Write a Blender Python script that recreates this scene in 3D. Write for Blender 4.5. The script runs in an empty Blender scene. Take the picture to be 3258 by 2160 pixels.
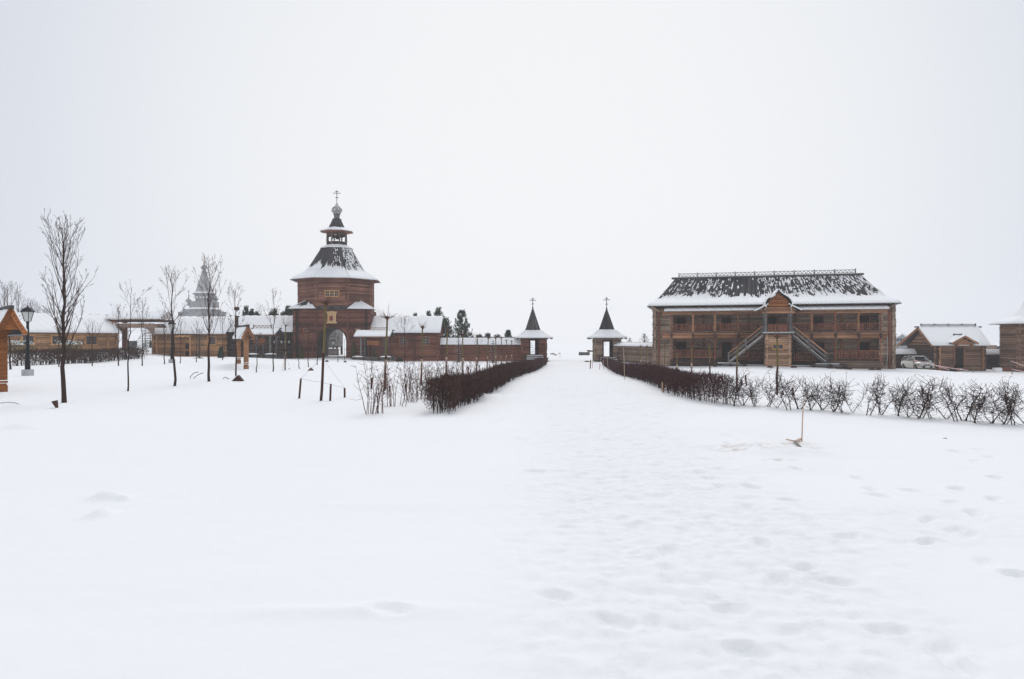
import bpy, math, random
import numpy as np
from mathutils import Vector, Matrix

# ------------------------------------------------------------------ camera, sky, sun, exposure
S = bpy.context.scene
COL = S.collection
R = math.radians
K = 2172.0            # focal length in pixels of the photograph (24 mm on 36 mm)
EYE = 2.2
cam = bpy.data.cameras.new('camera'); cam.lens = 24; cam.sensor_width = 36
cam.clip_start = .1; cam.clip_end = 4000
co = bpy.data.objects.new('camera', cam); co.location = (0, 0, EYE); co.rotation_euler = (R(90), 0, 0)
COL.objects.link(co); S.camera = co
S.view_settings.view_transform = 'Standard'; S.view_settings.look = 'None'
S.view_settings.exposure = 0.0; S.view_settings.gamma = 1; S.view_settings.use_curve_mapping = False
S.render.engine = 'CYCLES'
try:
    S.cycles.use_denoising = True; S.cycles.denoiser = 'OPENIMAGEDENOISE'
    S.cycles.max_bounces = 6; S.cycles.volume_bounces = 1; S.cycles.transparent_max_bounces = 8
except Exception: pass

SUN_EL, SUN_AZ = R(50), R(6)     # sun veiled by fog, ahead of the camera and a little to the right
w = bpy.data.worlds.new('World'); S.world = w; w.use_nodes = True
nt = w.node_tree; nt.nodes.clear()
def N(t, **kw):
    n = nt.nodes.new(t)
    for k, v in kw.items(): setattr(n, k, v)
    return n
out = N('ShaderNodeOutputWorld'); bg = N('ShaderNodeBackground'); bg.inputs[1].default_value = .1
sky = N('ShaderNodeTexSky', sky_type='NISHITA', sun_disc=False, sun_elevation=SUN_EL, sun_rotation=SUN_AZ)
hs = N('ShaderNodeHueSaturation'); hs.inputs['Saturation'].default_value = .25
nt.links.new(sky.outputs[0], hs.inputs['Color'])
# overcast dome: brightest round the veiled sun, greyer and bluer away from it
tc = N('ShaderNodeTexCoord'); dot = N('ShaderNodeVectorMath', operation='DOT_PRODUCT')
gd = Vector((math.sin(R(2)) * math.cos(R(12)), math.cos(R(2)) * math.cos(R(12)), math.sin(R(12))))
dot.inputs[1].default_value = gd
nt.links.new(tc.outputs['Generated'], dot.inputs[0])
ramp = N('ShaderNodeValToRGB'); ramp.color_ramp.interpolation = 'B_SPLINE'
SKYV = [(-.6, (.66, .69, .75)), (.35, (.64, .675, .75)), (.68, (.62, .66, .75)), (.80, (.71, .745, .82)), (.90, (.86, .88, .905)), (1.0, (.93, .935, .945))]
mr = N('ShaderNodeMapRange'); mr.inputs[1].default_value = -1; mr.inputs[2].default_value = 1
nt.links.new(dot.outputs['Value'], mr.inputs[0]); nt.links.new(mr.outputs[0], ramp.inputs[0])
while len(ramp.color_ramp.elements) < len(SKYV): ramp.color_ramp.elements.new(.5)
for e, (p, c) in zip(ramp.color_ramp.elements, SKYV):
    e.position = (p + 1) / 2; e.color = (*c, 1)
mul = N('ShaderNodeVectorMath', operation='SCALE'); mul.inputs['Scale'].default_value = 10
nt.links.new(ramp.outputs[0], mul.inputs[0])
mx = N('ShaderNodeMix', data_type='RGBA'); mx.inputs[0].default_value = .94
nt.links.new(hs.outputs[0], mx.inputs['A']); nt.links.new(mul.outputs[0], mx.inputs['B'])
nt.links.new(mx.outputs['Result'], bg.inputs[0]); nt.links.new(bg.outputs[0], out.inputs[0])

sl = bpy.data.lights.new('sun', 'SUN'); sl.energy = 1.08; sl.angle = R(30); sl.color = (1, .98, .95)
so = bpy.data.objects.new('sun', sl); COL.objects.link(so)
sd = Vector((math.sin(SUN_AZ) * math.cos(SUN_EL), math.cos(SUN_AZ) * math.cos(SUN_EL), math.sin(SUN_EL)))
so.rotation_euler = sd.to_track_quat('Z', 'Y').to_euler()

# ------------------------------------------------------------------ materials
def newmat(name):
    m = bpy.data.materials.new(name); m.use_nodes = True
    t = m.node_tree; b = t.nodes['Principled BSDF']
    b.inputs['Specular IOR Level'].default_value = .2
    return m, t, b
def plain(name, c, rough=.8, metal=0, spec=.2):
    m, t, b = newmat(name); b.inputs['Base Color'].default_value = (*c, 1)
    b.inputs['Roughness'].default_value = rough; b.inputs['Metallic'].default_value = metal
    b.inputs['Specular IOR Level'].default_value = spec
    tcn = t.nodes.new('ShaderNodeTexCoord'); nn = t.nodes.new('ShaderNodeTexNoise'); nn.inputs['Scale'].default_value = 9
    t.links.new(tcn.outputs['Object'], nn.inputs['Vector'])
    mp = t.nodes.new('ShaderNodeMapRange'); mp.inputs[3].default_value = .75; mp.inputs[4].default_value = 1.25
    t.links.new(nn.outputs[0], mp.inputs[0])
    vm = t.nodes.new('ShaderNodeVectorMath'); vm.operation = 'SCALE'; vm.inputs[0].default_value = c
    t.links.new(mp.outputs[0], vm.inputs['Scale']); t.links.new(vm.outputs[0], b.inputs['Base Color'])
    return m
def wood(name, c1, c2, snow=None, stretch=(3, 14, 14), c3=None):
    """weathered wood: colour differs piece by piece, with grain along the piece; snow=(world scale, threshold)"""
    m, t, b = newmat(name); L = t.links.new; nd = t.nodes.new
    oi = nd('ShaderNodeObjectInfo'); tcn = nd('ShaderNodeTexCoord')
    mp = nd('ShaderNodeMapping'); mp.inputs['Scale'].default_value = stretch
    L(tcn.outputs['Object'], mp.inputs['Vector'])
    cb = nd('ShaderNodeCombineXYZ'); sc = nd('ShaderNodeMath'); sc.operation = 'MULTIPLY'; sc.inputs[1].default_value = 90
    L(oi.outputs['Random'], sc.inputs[0]); L(sc.outputs[0], cb.inputs[0]); L(sc.outputs[0], cb.inputs[2])
    L(cb.outputs[0], mp.inputs['Location'])
    n1 = nd('ShaderNodeTexNoise'); n1.inputs['Scale'].default_value = 1; n1.inputs['Detail'].default_value = 4; n1.inputs['Roughness'].default_value = .65
    L(mp.outputs[0], n1.inputs['Vector'])
    ad = nd('ShaderNodeMath'); ad.operation = 'MULTIPLY_ADD'; ad.inputs[1].default_value = .75; L(oi.outputs['Random'], ad.inputs[0])
    s2 = nd('ShaderNodeMapRange'); s2.inputs[1].default_value = .3; s2.inputs[2].default_value = .7; s2.inputs[3].default_value = -.15; s2.inputs[4].default_value = .6
    L(n1.outputs[0], s2.inputs[0]); L(s2.outputs[0], ad.inputs[2])
    cr = nd('ShaderNodeValToRGB'); e = cr.color_ramp.elements
    e[0].position = 0; e[0].color = (*c1, 1); e[1].position = 1; e[1].color = (*c2, 1)
    if c3: x = e.new(.55); x.color = (*c3, 1)
    L(ad.outputs[0], cr.inputs[0])
    # broad weather stains
    g = nd('ShaderNodeNewGeometry'); n2 = nd('ShaderNodeTexNoise'); n2.inputs['Scale'].default_value = .55; n2.inputs['Detail'].default_value = 3
    L(g.outputs['Position'], n2.inputs['Vector'])
    m2 = nd('ShaderNodeMapRange'); m2.inputs[1].default_value = .3; m2.inputs[2].default_value = .7; m2.inputs[3].default_value = .72; m2.inputs[4].default_value = 1.2
    L(n2.outputs[0], m2.inputs[0])
    vs = nd('ShaderNodeVectorMath'); vs.operation = 'SCALE'; L(cr.outputs[0], vs.inputs[0]); L(m2.outputs[0], vs.inputs['Scale'])
    last = vs.outputs[0]
    if snow:
        scl, th = snow
        mm = nd('ShaderNodeMapping'); mm.inputs['Scale'].default_value = scl; L(g.outputs['Position'], mm.inputs['Vector'])
        n3 = nd('ShaderNodeTexNoise'); n3.inputs['Scale'].default_value = 1; n3.inputs['Detail'].default_value = 3; L(mm.outputs[0], n3.inputs['Vector'])
        n4 = nd('ShaderNodeTexNoise'); n4.inputs['Scale'].default_value = .22; L(g.outputs['Position'], n4.inputs['Vector'])
        a = nd('ShaderNodeMath'); a.operation = 'MULTIPLY_ADD'; a.inputs[1].default_value = .5; L(n4.outputs[0], a.inputs[0]); L(n3.outputs[0], a.inputs[2])
        q = nd('ShaderNodeMapRange'); q.inputs[1].default_value = th; q.inputs[2].default_value = th + .02; L(a.outputs[0], q.inputs[0])
        mi = nd('ShaderNodeMix'); mi.data_type = 'RGBA'; L(q.outputs[0], mi.inputs[0]); L(last, mi.inputs['A']); mi.inputs['B'].default_value = (.86, .88, .9, 1)
        last = mi.outputs['Result']
    L(last, b.inputs['Base Color']); b.inputs['Roughness'].default_value = .85
    bp = nd('ShaderNodeBump'); bp.inputs['Strength'].default_value = .5; bp.inputs['Distance'].default_value = .01
    L(n1.outputs[0], bp.inputs['Height']); L(bp.outputs[0], b.inputs['Normal'])
    return m
def snowmat(name, ground=False):
    m, t, b = newmat(name); L = t.links.new; nd = t.nodes.new
    b.inputs['Base Color'].default_value = (.935, .935, .935, 1); b.inputs['Roughness'].default_value = .75
    b.inputs['Specular IOR Level'].default_value = .15
    g = nd('ShaderNodeNewGeometry'); n = nd('ShaderNodeTexNoise'); n.inputs['Scale'].default_value = 7 if ground else 3
    n.inputs['Detail'].default_value = 5; n.inputs['Roughness'].default_value = .6
    L(g.outputs['Position'], n.inputs['Vector'])
    bp = nd('ShaderNodeBump'); bp.inputs['Strength'].default_value = .35; bp.inputs['Distance'].default_value = .02 if ground else .03
    L(n.outputs[0], bp.inputs['Height']); L(bp.outputs[0], b.inputs['Normal'])
    if ground:
        # slightly soiled, icy trodden snow where the attribute says so
        at = nd('ShaderNodeAttribute'); at.attribute_name = 'trodden'
        n2 = nd('ShaderNodeTexNoise'); n2.inputs['Scale'].default_value = 3.2; n2.inputs['Detail'].default_value = 6; n2.inputs['Roughness'].default_value = .7
        L(g.outputs['Position'], n2.inputs['Vector'])
        r = nd('ShaderNodeMapRange'); r.inputs[1].default_value = .5; r.inputs[2].default_value = .75; r.inputs[3].default_value = .1; r.inputs[4].default_value = .6
        L(n2.outputs[0], r.inputs[0]); mu = nd('ShaderNodeMath'); mu.operation = 'MULTIPLY'; L(r.outputs[0], mu.inputs[0]); L(at.outputs['Fac'], mu.inputs[1])
        mi = nd('ShaderNodeMix'); mi.data_type = 'RGBA'; L(mu.outputs[0], mi.inputs[0])
        mi.inputs['A'].default_value = (.935, .935, .935, 1); mi.inputs['B'].default_value = (.66, .655, .65, 1)
        a2 = nd('ShaderNodeAttribute'); a2.attribute_name = 'sand'
        m3 = nd('ShaderNodeMix'); m3.data_type = 'RGBA'; L(a2.outputs['Fac'], m3.inputs[0]); L(mi.outputs['Result'], m3.inputs['A']); m3.inputs['B'].default_value = (.42, .33, .25, 1)
        L(m3.outputs['Result'], b.inputs['Base Color'])
    return m
M = dict(
    tower=wood('dark_red_brown_logs', (.040, .014, .010), (.27, .115, .078)), octa=wood('warm_brown_logs', (.07, .029, .020), (.36, .175, .12)),
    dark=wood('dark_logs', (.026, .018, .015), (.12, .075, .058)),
    brown=wood('red_brown_logs', (.06, .023, .015), (.30, .125, .08)),
    grey=wood('grey_brown_logs', (.08, .054, .040), (.42, .30, .225)),
    tan=wood('tan_logs', (.15, .07, .03), (.60, .33, .155), c3=(.32, .185, .10)),
    porch=wood('fresh_tan_logs', (.16, .085, .05), (.62, .40, .26)),
    orange=wood('orange_timber', (.10, .038, .016), (.44, .17, .06)),
    beam=wood('light_brown_beam', (.17, .075, .038), (.52, .27, .155)),
    rail=wood('red_brown_railing', (.07, .026, .016), (.33, .13, .08)),
    greywood=wood('grey_timber', (.07, .065, .062), (.23, .215, .205)),
    roof=wood('grey_roof_planks', (.028, .027, .028), (.11, .10, .098)), warm=wood('weathered_brown_logs', (.075, .043, .030), (.36, .22, .15)),
    endtan=wood('orange_tan_log_ends', (.26, .12, .045), (.66, .36, .16)), orange2=wood('faded_orange_timber', (.12, .055, .03), (.46, .235, .125)),
    roofh=wood('dark_grey_roof_planks', (.026, .025, .027), (.11, .10, .10)),
    shake=wood('pale_shakes', (.13, .125, .12), (.34, .33, .32), snow=((4, 4, 4), .86)),
    door=plain('dark_shutter', (.028, .018, .018)), iron=plain('black_iron', (.012, .012, .014), .5),
    glass=plain('dark_window_glass', (.035, .045, .055), .15, spec=.5),
    frame=plain('pale_yellow_window_wood', (.55, .33, .15)), frame2=plain('red_brown_window_frame', (.30, .12, .06)),
    milk=plain('milky_lamp_glass', (.55, .57, .55), .35, spec=.4), conc=plain('pale_concrete', (.45, .45, .47)),
    bark=plain('dark_bark', (.048, .029, .025)), twig=plain('dark_twigs', (.065, .040, .034)), twigr=plain('reddish_twigs', (.12, .06, .045)),
    green=plain('greenish_bark', (.16, .125, .055)), silver=wood('fog_paled_silvery_wood', (.10, .10, .10), (.34, .335, .33)), hedge=plain('purple_brown_hedge_twigs', (.078, .048, .038)), hedger=plain('dark_red_hedge_twigs', (.085, .036, .042)),  # silver: weathered church wood, paled to stand in for thicker fog
    needle=plain('pine_needles', (.038, .070, .034)), needleb=plain('blue_spruce_needles', (.075, .10, .09)), thuja=plain('brownish_thuja', (.09, .08, .03)),
    stake=plain('raw_pale_timber', (.55, .40, .30)), post=plain('dark_brown_post', (.075, .035, .025)),
    gold=plain('gilded_wood', (.62, .42, .20), .5), red=plain('red_paint', (.45, .05, .04)), white=plain('white_plastic', (.8, .8, .8)), blue=plain('blue_paint', (.1, .18, .35)), pink=plain('pink_paint', (.6, .3, .25)),
    carpaint=plain('silver_beige_car_paint', (.50, .49, .45), .3, .3, .5), rubber=plain('tyre_rubber', (.02, .02, .02)), carglass=plain('car_glass', (.02, .025, .03), .1, spec=.6),
    snow=snowmat('snow'), ground=snowmat('ground_snow', True), green_sheet=plain('pale_grey_green_cladding', (.38, .42, .42)), far=plain('far_twigs', (.10, .09, .09)),
)

# ------------------------------------------------------------------ ground
def X(px, d): return (px - 1629) / K * d
def Z(py, d): return EYE + (1080 - py) / K * d
ANCH = [(X(px, d), d, Z(py, d)) for px, py, d in [
    (1380,1322,20),(1536,1256,30),(1736,1160,78),(205,1280,25),(88,1195,38.6),(547,1155,62),(884,1140,98),(100,1163,48),(455,1142,64),
    (490,1136,82),(640,1137,83),(640,1137,94),(783,1174,53),(759,1155,57.5),(400,1125,92),(450,1122,100),(200,1120,85),(1056,1140,93),(1022,1274,25.7),(1224,1241,31),(1300,1149,95),(1550,1149,96),(1694,1150,93),(1930,1151,91),
    (2300,1285,24),(3240,1352,18.4),(2473,1255,28.5),(2087,1164,78),(2460,1164,74),(2840,1174,71.5),(2990,1181,79),(3230,1190,73),
    (1800,1150,90),(1800,1122,140),(1800,1097,300),(1700,1097,300),(2000,1097,300),(1800,1101,560),(1300,1101,560),(2400,1101,560),
    (465,1080,130),(440,1060,165),(100,1060,170),(760,1105,140),(1060,1132,105),(1060,1118,125),(1060,1100,180),(2550,1130,130),(2950,1118,150),(3200,1118,150),(2700,1100,300)]]
ANCH += [(x, y, 0) for x in (-14, -5, 0, 5, 14) for y in (-12, 2, 7)] + [(-6, 13, .0), (3, 13, .0), (10, 12, -.02), (-12, 16, -.02)]
ANCH += [(-700, 700, 4), (700, 700, -2), (-900, 0, 3), (900, 0, -1), (0, -900, 0), (-60, 5, .2), (60, 5, -.3), (-25, 30, -.02)]
ANCH = np.array(ANCH, float)
def _uv(x, y):
    r = np.sqrt(x * x + y * y)
    return np.arctan2(x, y) * 1.6, np.log(r + 8) * 1.5
AU, AV = _uv(ANCH[:, 0], ANCH[:, 1])
def Garr(x, y):
    x = np.asarray(x, float); y = np.asarray(y, float)
    u, v = _uv(x, y); num = np.zeros_like(u); den = np.zeros_like(u)
    for i in range(len(ANCH)):
        q = ((u - AU[i]) ** 2 + (v - AV[i]) ** 2 + .0016) ** -2
        num += q * ANCH[i, 2]; den += q
    return num / den
def G(x, y): return float(Garr(np.array([x]), np.array([y]))[0])
def spot(px, py, d=None):
    """the ground point seen at a pixel of the photograph (d fixes the distance)"""
    if d is None:
        ds = np.concatenate([np.arange(4, 130, .05)])
        g = Garr(X(px, ds), ds); rz = EYE + (1080 - py) / K * ds
        k = np.where(rz <= g)[0]
        d = ds[k[0]] if len(k) else 129
    x = X(px, d); return Vector((x, d, G(x, d)))

def _h(ix, iy, s):
    n = (ix * 374761393 + iy * 668265263 + s * 982451653) & 0x7fffffff
    n = (n ^ (n >> 13)) * 1274126177 & 0x7fffffff
    return ((n ^ (n >> 16)) & 0xffff) / 65535.0
def vn(x, y, s=0):
    ix = np.floor(x).astype(np.int64); iy = np.floor(y).astype(np.int64); fx = x - ix; fy = y - iy
    fx = fx * fx * (3 - 2 * fx); fy = fy * fy * (3 - 2 * fy)
    a = _h(ix, iy, s) * (1 - fx) + _h(ix + 1, iy, s) * fx; b = _h(ix, iy + 1, s) * (1 - fx) + _h(ix + 1, iy + 1, s) * fx
    return a * (1 - fy) + b * fy - .5

def pathx(y): return 1.4 + np.clip(y, 0, 200) * .0605
def build_ground():
    def grow(a, step, f, lim):
        o = []; s = step; x = a
        while abs(x) < lim: s *= f; x += math.copysign(s, lim); o.append(x)
        return o
    def growneg(a, step, f, lim):
        o = []; s = step; x = a
        while x > -lim: s *= f; x -= s; o.append(x)
        return o[::-1]
    xs = np.array(growneg(-8, .08, 1.06, 950) + list(np.arange(-8, 12, .05)) + grow(12, .08, 1.06, 950))
    ys = np.array(growneg(3.4, .08, 1.25, 950) + list(np.arange(3.4, 12, .045)) + grow(12, .05, 1.022, 950))
    XX, YY = np.meshgrid(xs, ys); ZZ = Garr(XX, YY)
    rr = np.sqrt(XX ** 2 + YY ** 2); near = np.clip(1.6 - rr / 60, 0, 1)
    ZZ += near * (.09 * vn(XX * .22, YY * .35, 1) + .014 * vn(XX * .8 + 3, YY * 1.6, 2) + .006 * vn(XX * 2, YY * 5, 3) + .004 * vn(XX * 6, YY * 9, 4))
    ZZ += .5 * np.clip((rr - 130) / 200, 0, 1) * vn(XX * .02, YY * .02, 5)
    px_ = pathx(YY); hw = 1.6 + YY * .028
    pm = np.exp(-np.clip(np.abs(XX - px_) / hw, 0, 5) ** 4)
    sp = np.exp(-np.clip(np.abs(XX - px_ - 2.6 - YY * .02) / 1.6, 0, 5) ** 2) * .6 * np.clip(vn(XX * .6, YY * .6, 7) * 4 + .3, 0, 1)
    tr = np.clip(pm + sp, 0, 1) * np.clip((110 - YY) / 30, 0, 1) * (YY > -6)
    ZZ += tr * near * .72 * (.03 * vn(XX * 1.7, YY * 2.0, 11) + .022 * vn(XX * 4.2, YY * 4.6, 12) + .036 * vn(XX * 8.3, YY * 8.9, 13) + .035 * vn(XX * 14.3, YY * 13.1, 14) + .03 * vn(XX * 2.4 + YY, YY * 7.1, 15) - .02)
    def dent(x0, y0, a, b, ang, dep, rim=.35):
        m = (np.abs(XX - x0) < 3 * a + .3) & (np.abs(YY - y0) < 3 * a + .3)
        if not m.any(): return
        dx = XX[m] - x0; dy = YY[m] - y0; c, s = math.cos(ang), math.sin(ang)
        q = ((dx * c + dy * s) / a) ** 2 + ((-dx * s + dy * c) / b) ** 2
        ZZ[m] += -dep * np.exp(-q * q * q) + dep * rim * np.exp(-((np.sqrt(q) - 1.5) / .35) ** 2)
    rng = random.Random(4)
    trails = [((3.2, 4), (5.5, 9), (4.6, 14), (6, 19)), ((5.3, 4.2), (4.4, 7), (7.5, 11), (10, 15)), ((2.2, 4.5), (3.0, 8), (3.2, 12)), ((7, 6), (8, 9), (12, 12)), ((4, 5), (7, 6.2), (11, 8))]
    for tp in trails:
        for (a, b) in zip(tp, tp[1:]):
            L = math.dist(a, b); n = int(L / .52)
            for i in range(n):
                f = i / n; sgn = .14 if i % 2 else -.14; an = math.atan2(b[1] - a[1], b[0] - a[0])
                if rng.random() < .45: continue
                dent(a[0] + (b[0] - a[0]) * f - math.sin(an) * sgn + rng.gauss(0, .07), a[1] + (b[1] - a[1]) * f + math.cos(an) * sgn + rng.gauss(0, .07), .15 * rng.uniform(.8, 1.3), .075 * rng.uniform(.8, 1.3), an + rng.gauss(0, .3), rng.uniform(.03, .075), .2)
    for px, py in [(2390,1545),(2510,1585),(2020,1660),(2120,1745),(2130,1815),(2320,1940),(2380,2070),(2830,1995),(2660,1840),(2560,1800),(2690,1700),(1770,1905),(1955,1985),(3000,2060),(3050,2110),(2730,1520),(2900,1560),(1590,1340),(1565,1350),(1650,1395),(1610,1330),(1235,1957),(1700,1500)]:
        p = spot(px, py); dent(p.x, p.y, .16, .09, rng.uniform(0, 3), .05, .2)
    for px, py, a, b, hgt in [(60,1364,.38,.25,.15),(350,1583,.22,.16,.13),(392,1588,.08,.08,.07),(318,1638,.11,.16,.12),(30,1296,1.5,.3,.12),(1560,1268,1.6,1.0,.22),(1010,1957,.9,.12,.02),(1210,1957,.7,.1,.015),(1260,1600,1.0,.2,.02),(2375,1425,.5,.3,.1),(2460,1440,.6,.3,.08),(2560,1445,.5,.3,.08)]:
        p = spot(px, py); m = (np.abs(XX - p.x) < 4 * a) & (np.abs(YY - p.y) < 4 * a)
        dx = XX[m] - p.x; dy = YY[m] - p.y; ZZ[m] += hgt * np.exp(-(dx / a) ** 2 - (dy / b) ** 2) * (1 + .5 * vn(XX[m] * 5, YY[m] * 5, 3))
    sand = np.zeros_like(ZZ)
    for px, py, a in [(2400,1410,.10),(2370,1422,.18),(2330,1424,.3),(2420,1428,.2),(2470,1436,.18),(2560,1425,.15),(2490,1412,.25),(2340,1435,.15),(2480,1462,.12)]:
        p = spot(px, py); m = np.exp(-((XX - p.x) / (a * 2)) ** 2 - ((YY - p.y) / a) ** 2)
        sand = np.maximum(sand, m * np.clip(.2 + 1.6 * vn(XX * 9, YY * 14, 21), 0, .55)); ZZ += m * .05 * vn(XX * 10, YY * 10, 22) * (m > .1)
    ny, nx = XX.shape; me = bpy.data.meshes.new('snow_ground')
    V = np.stack([XX, YY, ZZ], -1).reshape(-1, 3)
    idx = np.arange(nx * ny).reshape(ny, nx); F = np.stack([idx[:-1, :-1], idx[:-1, 1:], idx[1:, 1:], idx[1:, :-1]], -1).reshape(-1, 4)
    me.vertices.add(len(V)); me.vertices.foreach_set('co', V.ravel()); me.loops.add(F.size); me.loops.foreach_set('vertex_index', F.ravel().astype(np.int32))
    me.polygons.add(len(F)); me.polygons.foreach_set('loop_start', np.arange(0, F.size, 4, dtype=np.int32)); me.polygons.foreach_set('loop_total', np.full(len(F), 4, np.int32))
    me.update(calc_edges=True); me.polygons.foreach_set('use_smooth', np.ones(len(F), bool))
    for nm, arr in (('trodden', tr), ('sand', sand)):
        at = me.attributes.new(nm, 'FLOAT', 'POINT'); at.data.foreach_set('value', arr.ravel().astype(np.float32))
    me.materials.append(M['ground']); o = bpy.data.objects.new('snow_ground', me); COL.objects.link(o); o['kind'] = 'structure'
    return o
build_ground()
# ------------------------------------------------------------------ mesh helpers
class MB:
    def __init__(s): s.v = []; s.f = []; s.mi = []
    def add(s, vs, fs, mi=0):
        b = len(s.v); s.v += [tuple(p) for p in vs]; s.f += [tuple(b + i for i in f) for f in fs]; s.mi += [mi] * len(fs); return s
    def box(s, c, sz, rot=None, mi=0):
        hx, hy, hz = sz[0] / 2, sz[1] / 2, sz[2] / 2
        P = [Vector((x, y, z)) for x in (-hx, hx) for y in (-hy, hy) for z in (-hz, hz)]
        if rot is not None: P = [rot @ p for p in P]
        c = Vector(c); return s.add([p + c for p in P], [(0, 1, 3, 2), (4, 6, 7, 5), (0, 4, 5, 1), (2, 3, 7, 6), (0, 2, 6, 4), (1, 5, 7, 3)], mi)
    def beam(s, p, q, wd, hg, mi=0):
        p = Vector(p); q = Vector(q); d = q - p; L = d.length
        if L < 1e-6: return s
        rot = d.to_track_quat('X', 'Z').to_matrix(); return s.box((p + q) / 2, (L, wd, hg), rot, mi)
    def tube(s, pts, rad, n=6, cap=True, mi=0):
        pts = [Vector(p) for p in pts]; b = len(s.v); m = len(pts)
        if not hasattr(rad, '__len__'): rad = [rad] * m
        ref = Vector((.31, .95, .02))
        for i, p in enumerate(pts):
            d = (pts[min(i + 1, m - 1)] - pts[max(i - 1, 0)])
            if d.length < 1e-9: d = Vector((0, 0, 1))
            d.normalize(); u = d.cross(ref)
            if u.length < .05: u = d.cross(Vector((1, 0, 0)))
            u.normalize(); w_ = d.cross(u)
            for k in range(n):
                a = 2 * math.pi * k / n; s.v.append(tuple(p + (u * math.cos(a) + w_ * math.sin(a)) * rad[i]))
        for i in range(m - 1):
            for k in range(n):
                s.f.append((b + i * n + k, b + i * n + (k + 1) % n, b + (i + 1) * n + (k + 1) % n, b + (i + 1) * n + k)); s.mi.append(mi)
        if cap:
            s.f.append(tuple(b + k for k in range(n))[::-1]); s.mi.append(mi)
            s.f.append(tuple(b + (m - 1) * n + k for k in range(n))); s.mi.append(mi)
        return s
    def lathe(s, prof, n=16, c=(0, 0, 0), a0=0, mi=0, sx=1, sy=1):
        b = len(s.v); m = len(prof)
        for r, z in prof:
            for k in range(n):
                a = a0 + 2 * math.pi * k / n; s.v.append((c[0] + r * sx * math.cos(a), c[1] + r * sy * math.sin(a), c[2] + z))
        for i in range(m - 1):
            for k in range(n):
                s.f.append((b + i * n + k, b + i * n + (k + 1) % n, b + (i + 1) * n + (k + 1) % n, b + (i + 1) * n + k)); s.mi.append(mi)
        s.f.append(tuple(b + k for k in range(n))[::-1]); s.mi.append(mi)
        s.f.append(tuple(b + (m - 1) * n + k for k in range(n))); s.mi.append(mi)
        return s
    def prism(s, poly, y0, y1, mi=0):
        """polygon in x,z pushed from y0 to y1"""
        n = len(poly); vs = [(x, y0, z) for x, z in poly] + [(x, y1, z) for x, z in poly]
        return s.add(vs, [tuple(range(n)), tuple(range(2 * n - 1, n - 1, -1))] + [(i, i + n, (i + 1) % n + n, (i + 1) % n) for i in range(n)], mi)
    def quad(s, a, b, c, d, mi=0): return s.add([a, b, c, d], [(0, 1, 2, 3)], mi)
    def blob(s, c, r, rnd, mi=0, sq=1):
        c = Vector(c); P = [Vector(p) for p in ((1,0,0),(-1,0,0),(0,1,0),(0,-1,0),(0,0,1),(0,0,-1))]
        return s.add([c + Vector((p.x, p.y, p.z * sq)) * r * rnd.uniform(.7, 1.2) for p in P], [(0,2,4),(2,1,4),(1,3,4),(3,0,4),(2,0,5),(1,2,5),(3,1,5),(0,3,5)], mi)
    def mesh(s, name, mats, smooth=False):
        me = bpy.data.meshes.new(name); me.from_pydata(s.v, [], s.f)
        for m in (mats if isinstance(mats, (list, tuple)) else [mats]): me.materials.append(m)
        if any(s.mi): me.polygons.foreach_set('material_index', s.mi)
        if smooth: me.polygons.foreach_set('use_smooth', [True] * len(s.f))
        me.update(); return me
    def obj(s, name, mats, parent=None, smooth=False, kind=None):
        o = bpy.data.objects.new(name, s.mesh(name, mats, smooth)); COL.objects.link(o)
        if parent: o.parent = parent
        if kind: o['kind'] = kind
        return o
def tag(o, label, cat, group=None):
    o['label'] = label; o['category'] = cat
    if group: o['group'] = group
    return o
def thing(name, label, cat, loc, rz=0, group=None):
    o = bpy.data.objects.new(name, None); COL.objects.link(o); o.location = loc; o.rotation_euler = (0, 0, rz); o.empty_display_size = .3
    return tag(o, label, cat, group)
class Bld:
    """a building: an Empty at its base; P() turns a pixel of the photograph into local coordinates on the plane y = v"""
    def __init__(s, name, label, cat, x, y, z, rz=0, group=None):
        s.e = thing(name, label, cat, (x, y, z), rz, group); s.o = Vector((x, y, z)); s.rz = rz
    def P(s, px, py, v=0):
        a = (px - 1629) / K; c, n = math.cos(s.rz), math.sin(s.rz)
        # plane: dot((x,y)-o, (-n,c)) = v ; ray (a d, d)
        d = (v + (-n * s.o.x + c * s.o.y)) / (-n * a + c)
        wx, wy = a * d - s.o.x, d - s.o.y
        return Vector((wx * c + wy * n, v, Z(py, d) - s.o.z))

def _logmesh(mat, seed):
    rnd = random.Random(seed); n = 8; v = []; f = []; xs = (-.5, -.17, .17, .5)
    rr = [1, rnd.uniform(.95, 1.04), rnd.uniform(.95, 1.04), 1]
    for i, x in enumerate(xs):
        for k in range(n):
            a = math.pi / 8 + 2 * math.pi * k / n; v.append((x, math.cos(a) * rr[i], math.sin(a) * rr[i]))
    for i in range(3):
        for k in range(n): f.append((i * n + k, (i + 1) * n + k, (i + 1) * n + (k + 1) % n, i * n + (k + 1) % n))
    ns = len(f); b = len(v); v += v[:n]; v += v[3 * n:4 * n]; f.append(tuple(b + k for k in range(n))); f.append(tuple(b + n + k for k in range(n))[::-1])
    me = bpy.data.meshes.new('log'); me.from_pydata(v, [], f); me.materials.append(mat)
    me.polygons.foreach_set('use_smooth', [True] * ns + [False] * 2); me.update(); return me
_LM = {}
_lr = random.Random(9)
def log(par, p, q, r, mat, name='log'):
    if mat.name not in _LM: _LM[mat.name] = [_logmesh(mat, i) for i in range(4)]
    p = Vector(p); q = Vector(q); d = q - p
    o = bpy.data.objects.new(name, _lr.choice(_LM[mat.name])); COL.objects.link(o); o.parent = par
    o.location = (p + q) / 2; o.rotation_euler = d.to_track_quat('X', 'Z').to_euler(); o.scale = (d.length, r * _lr.uniform(.97, 1.06), r)
    return o
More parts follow.
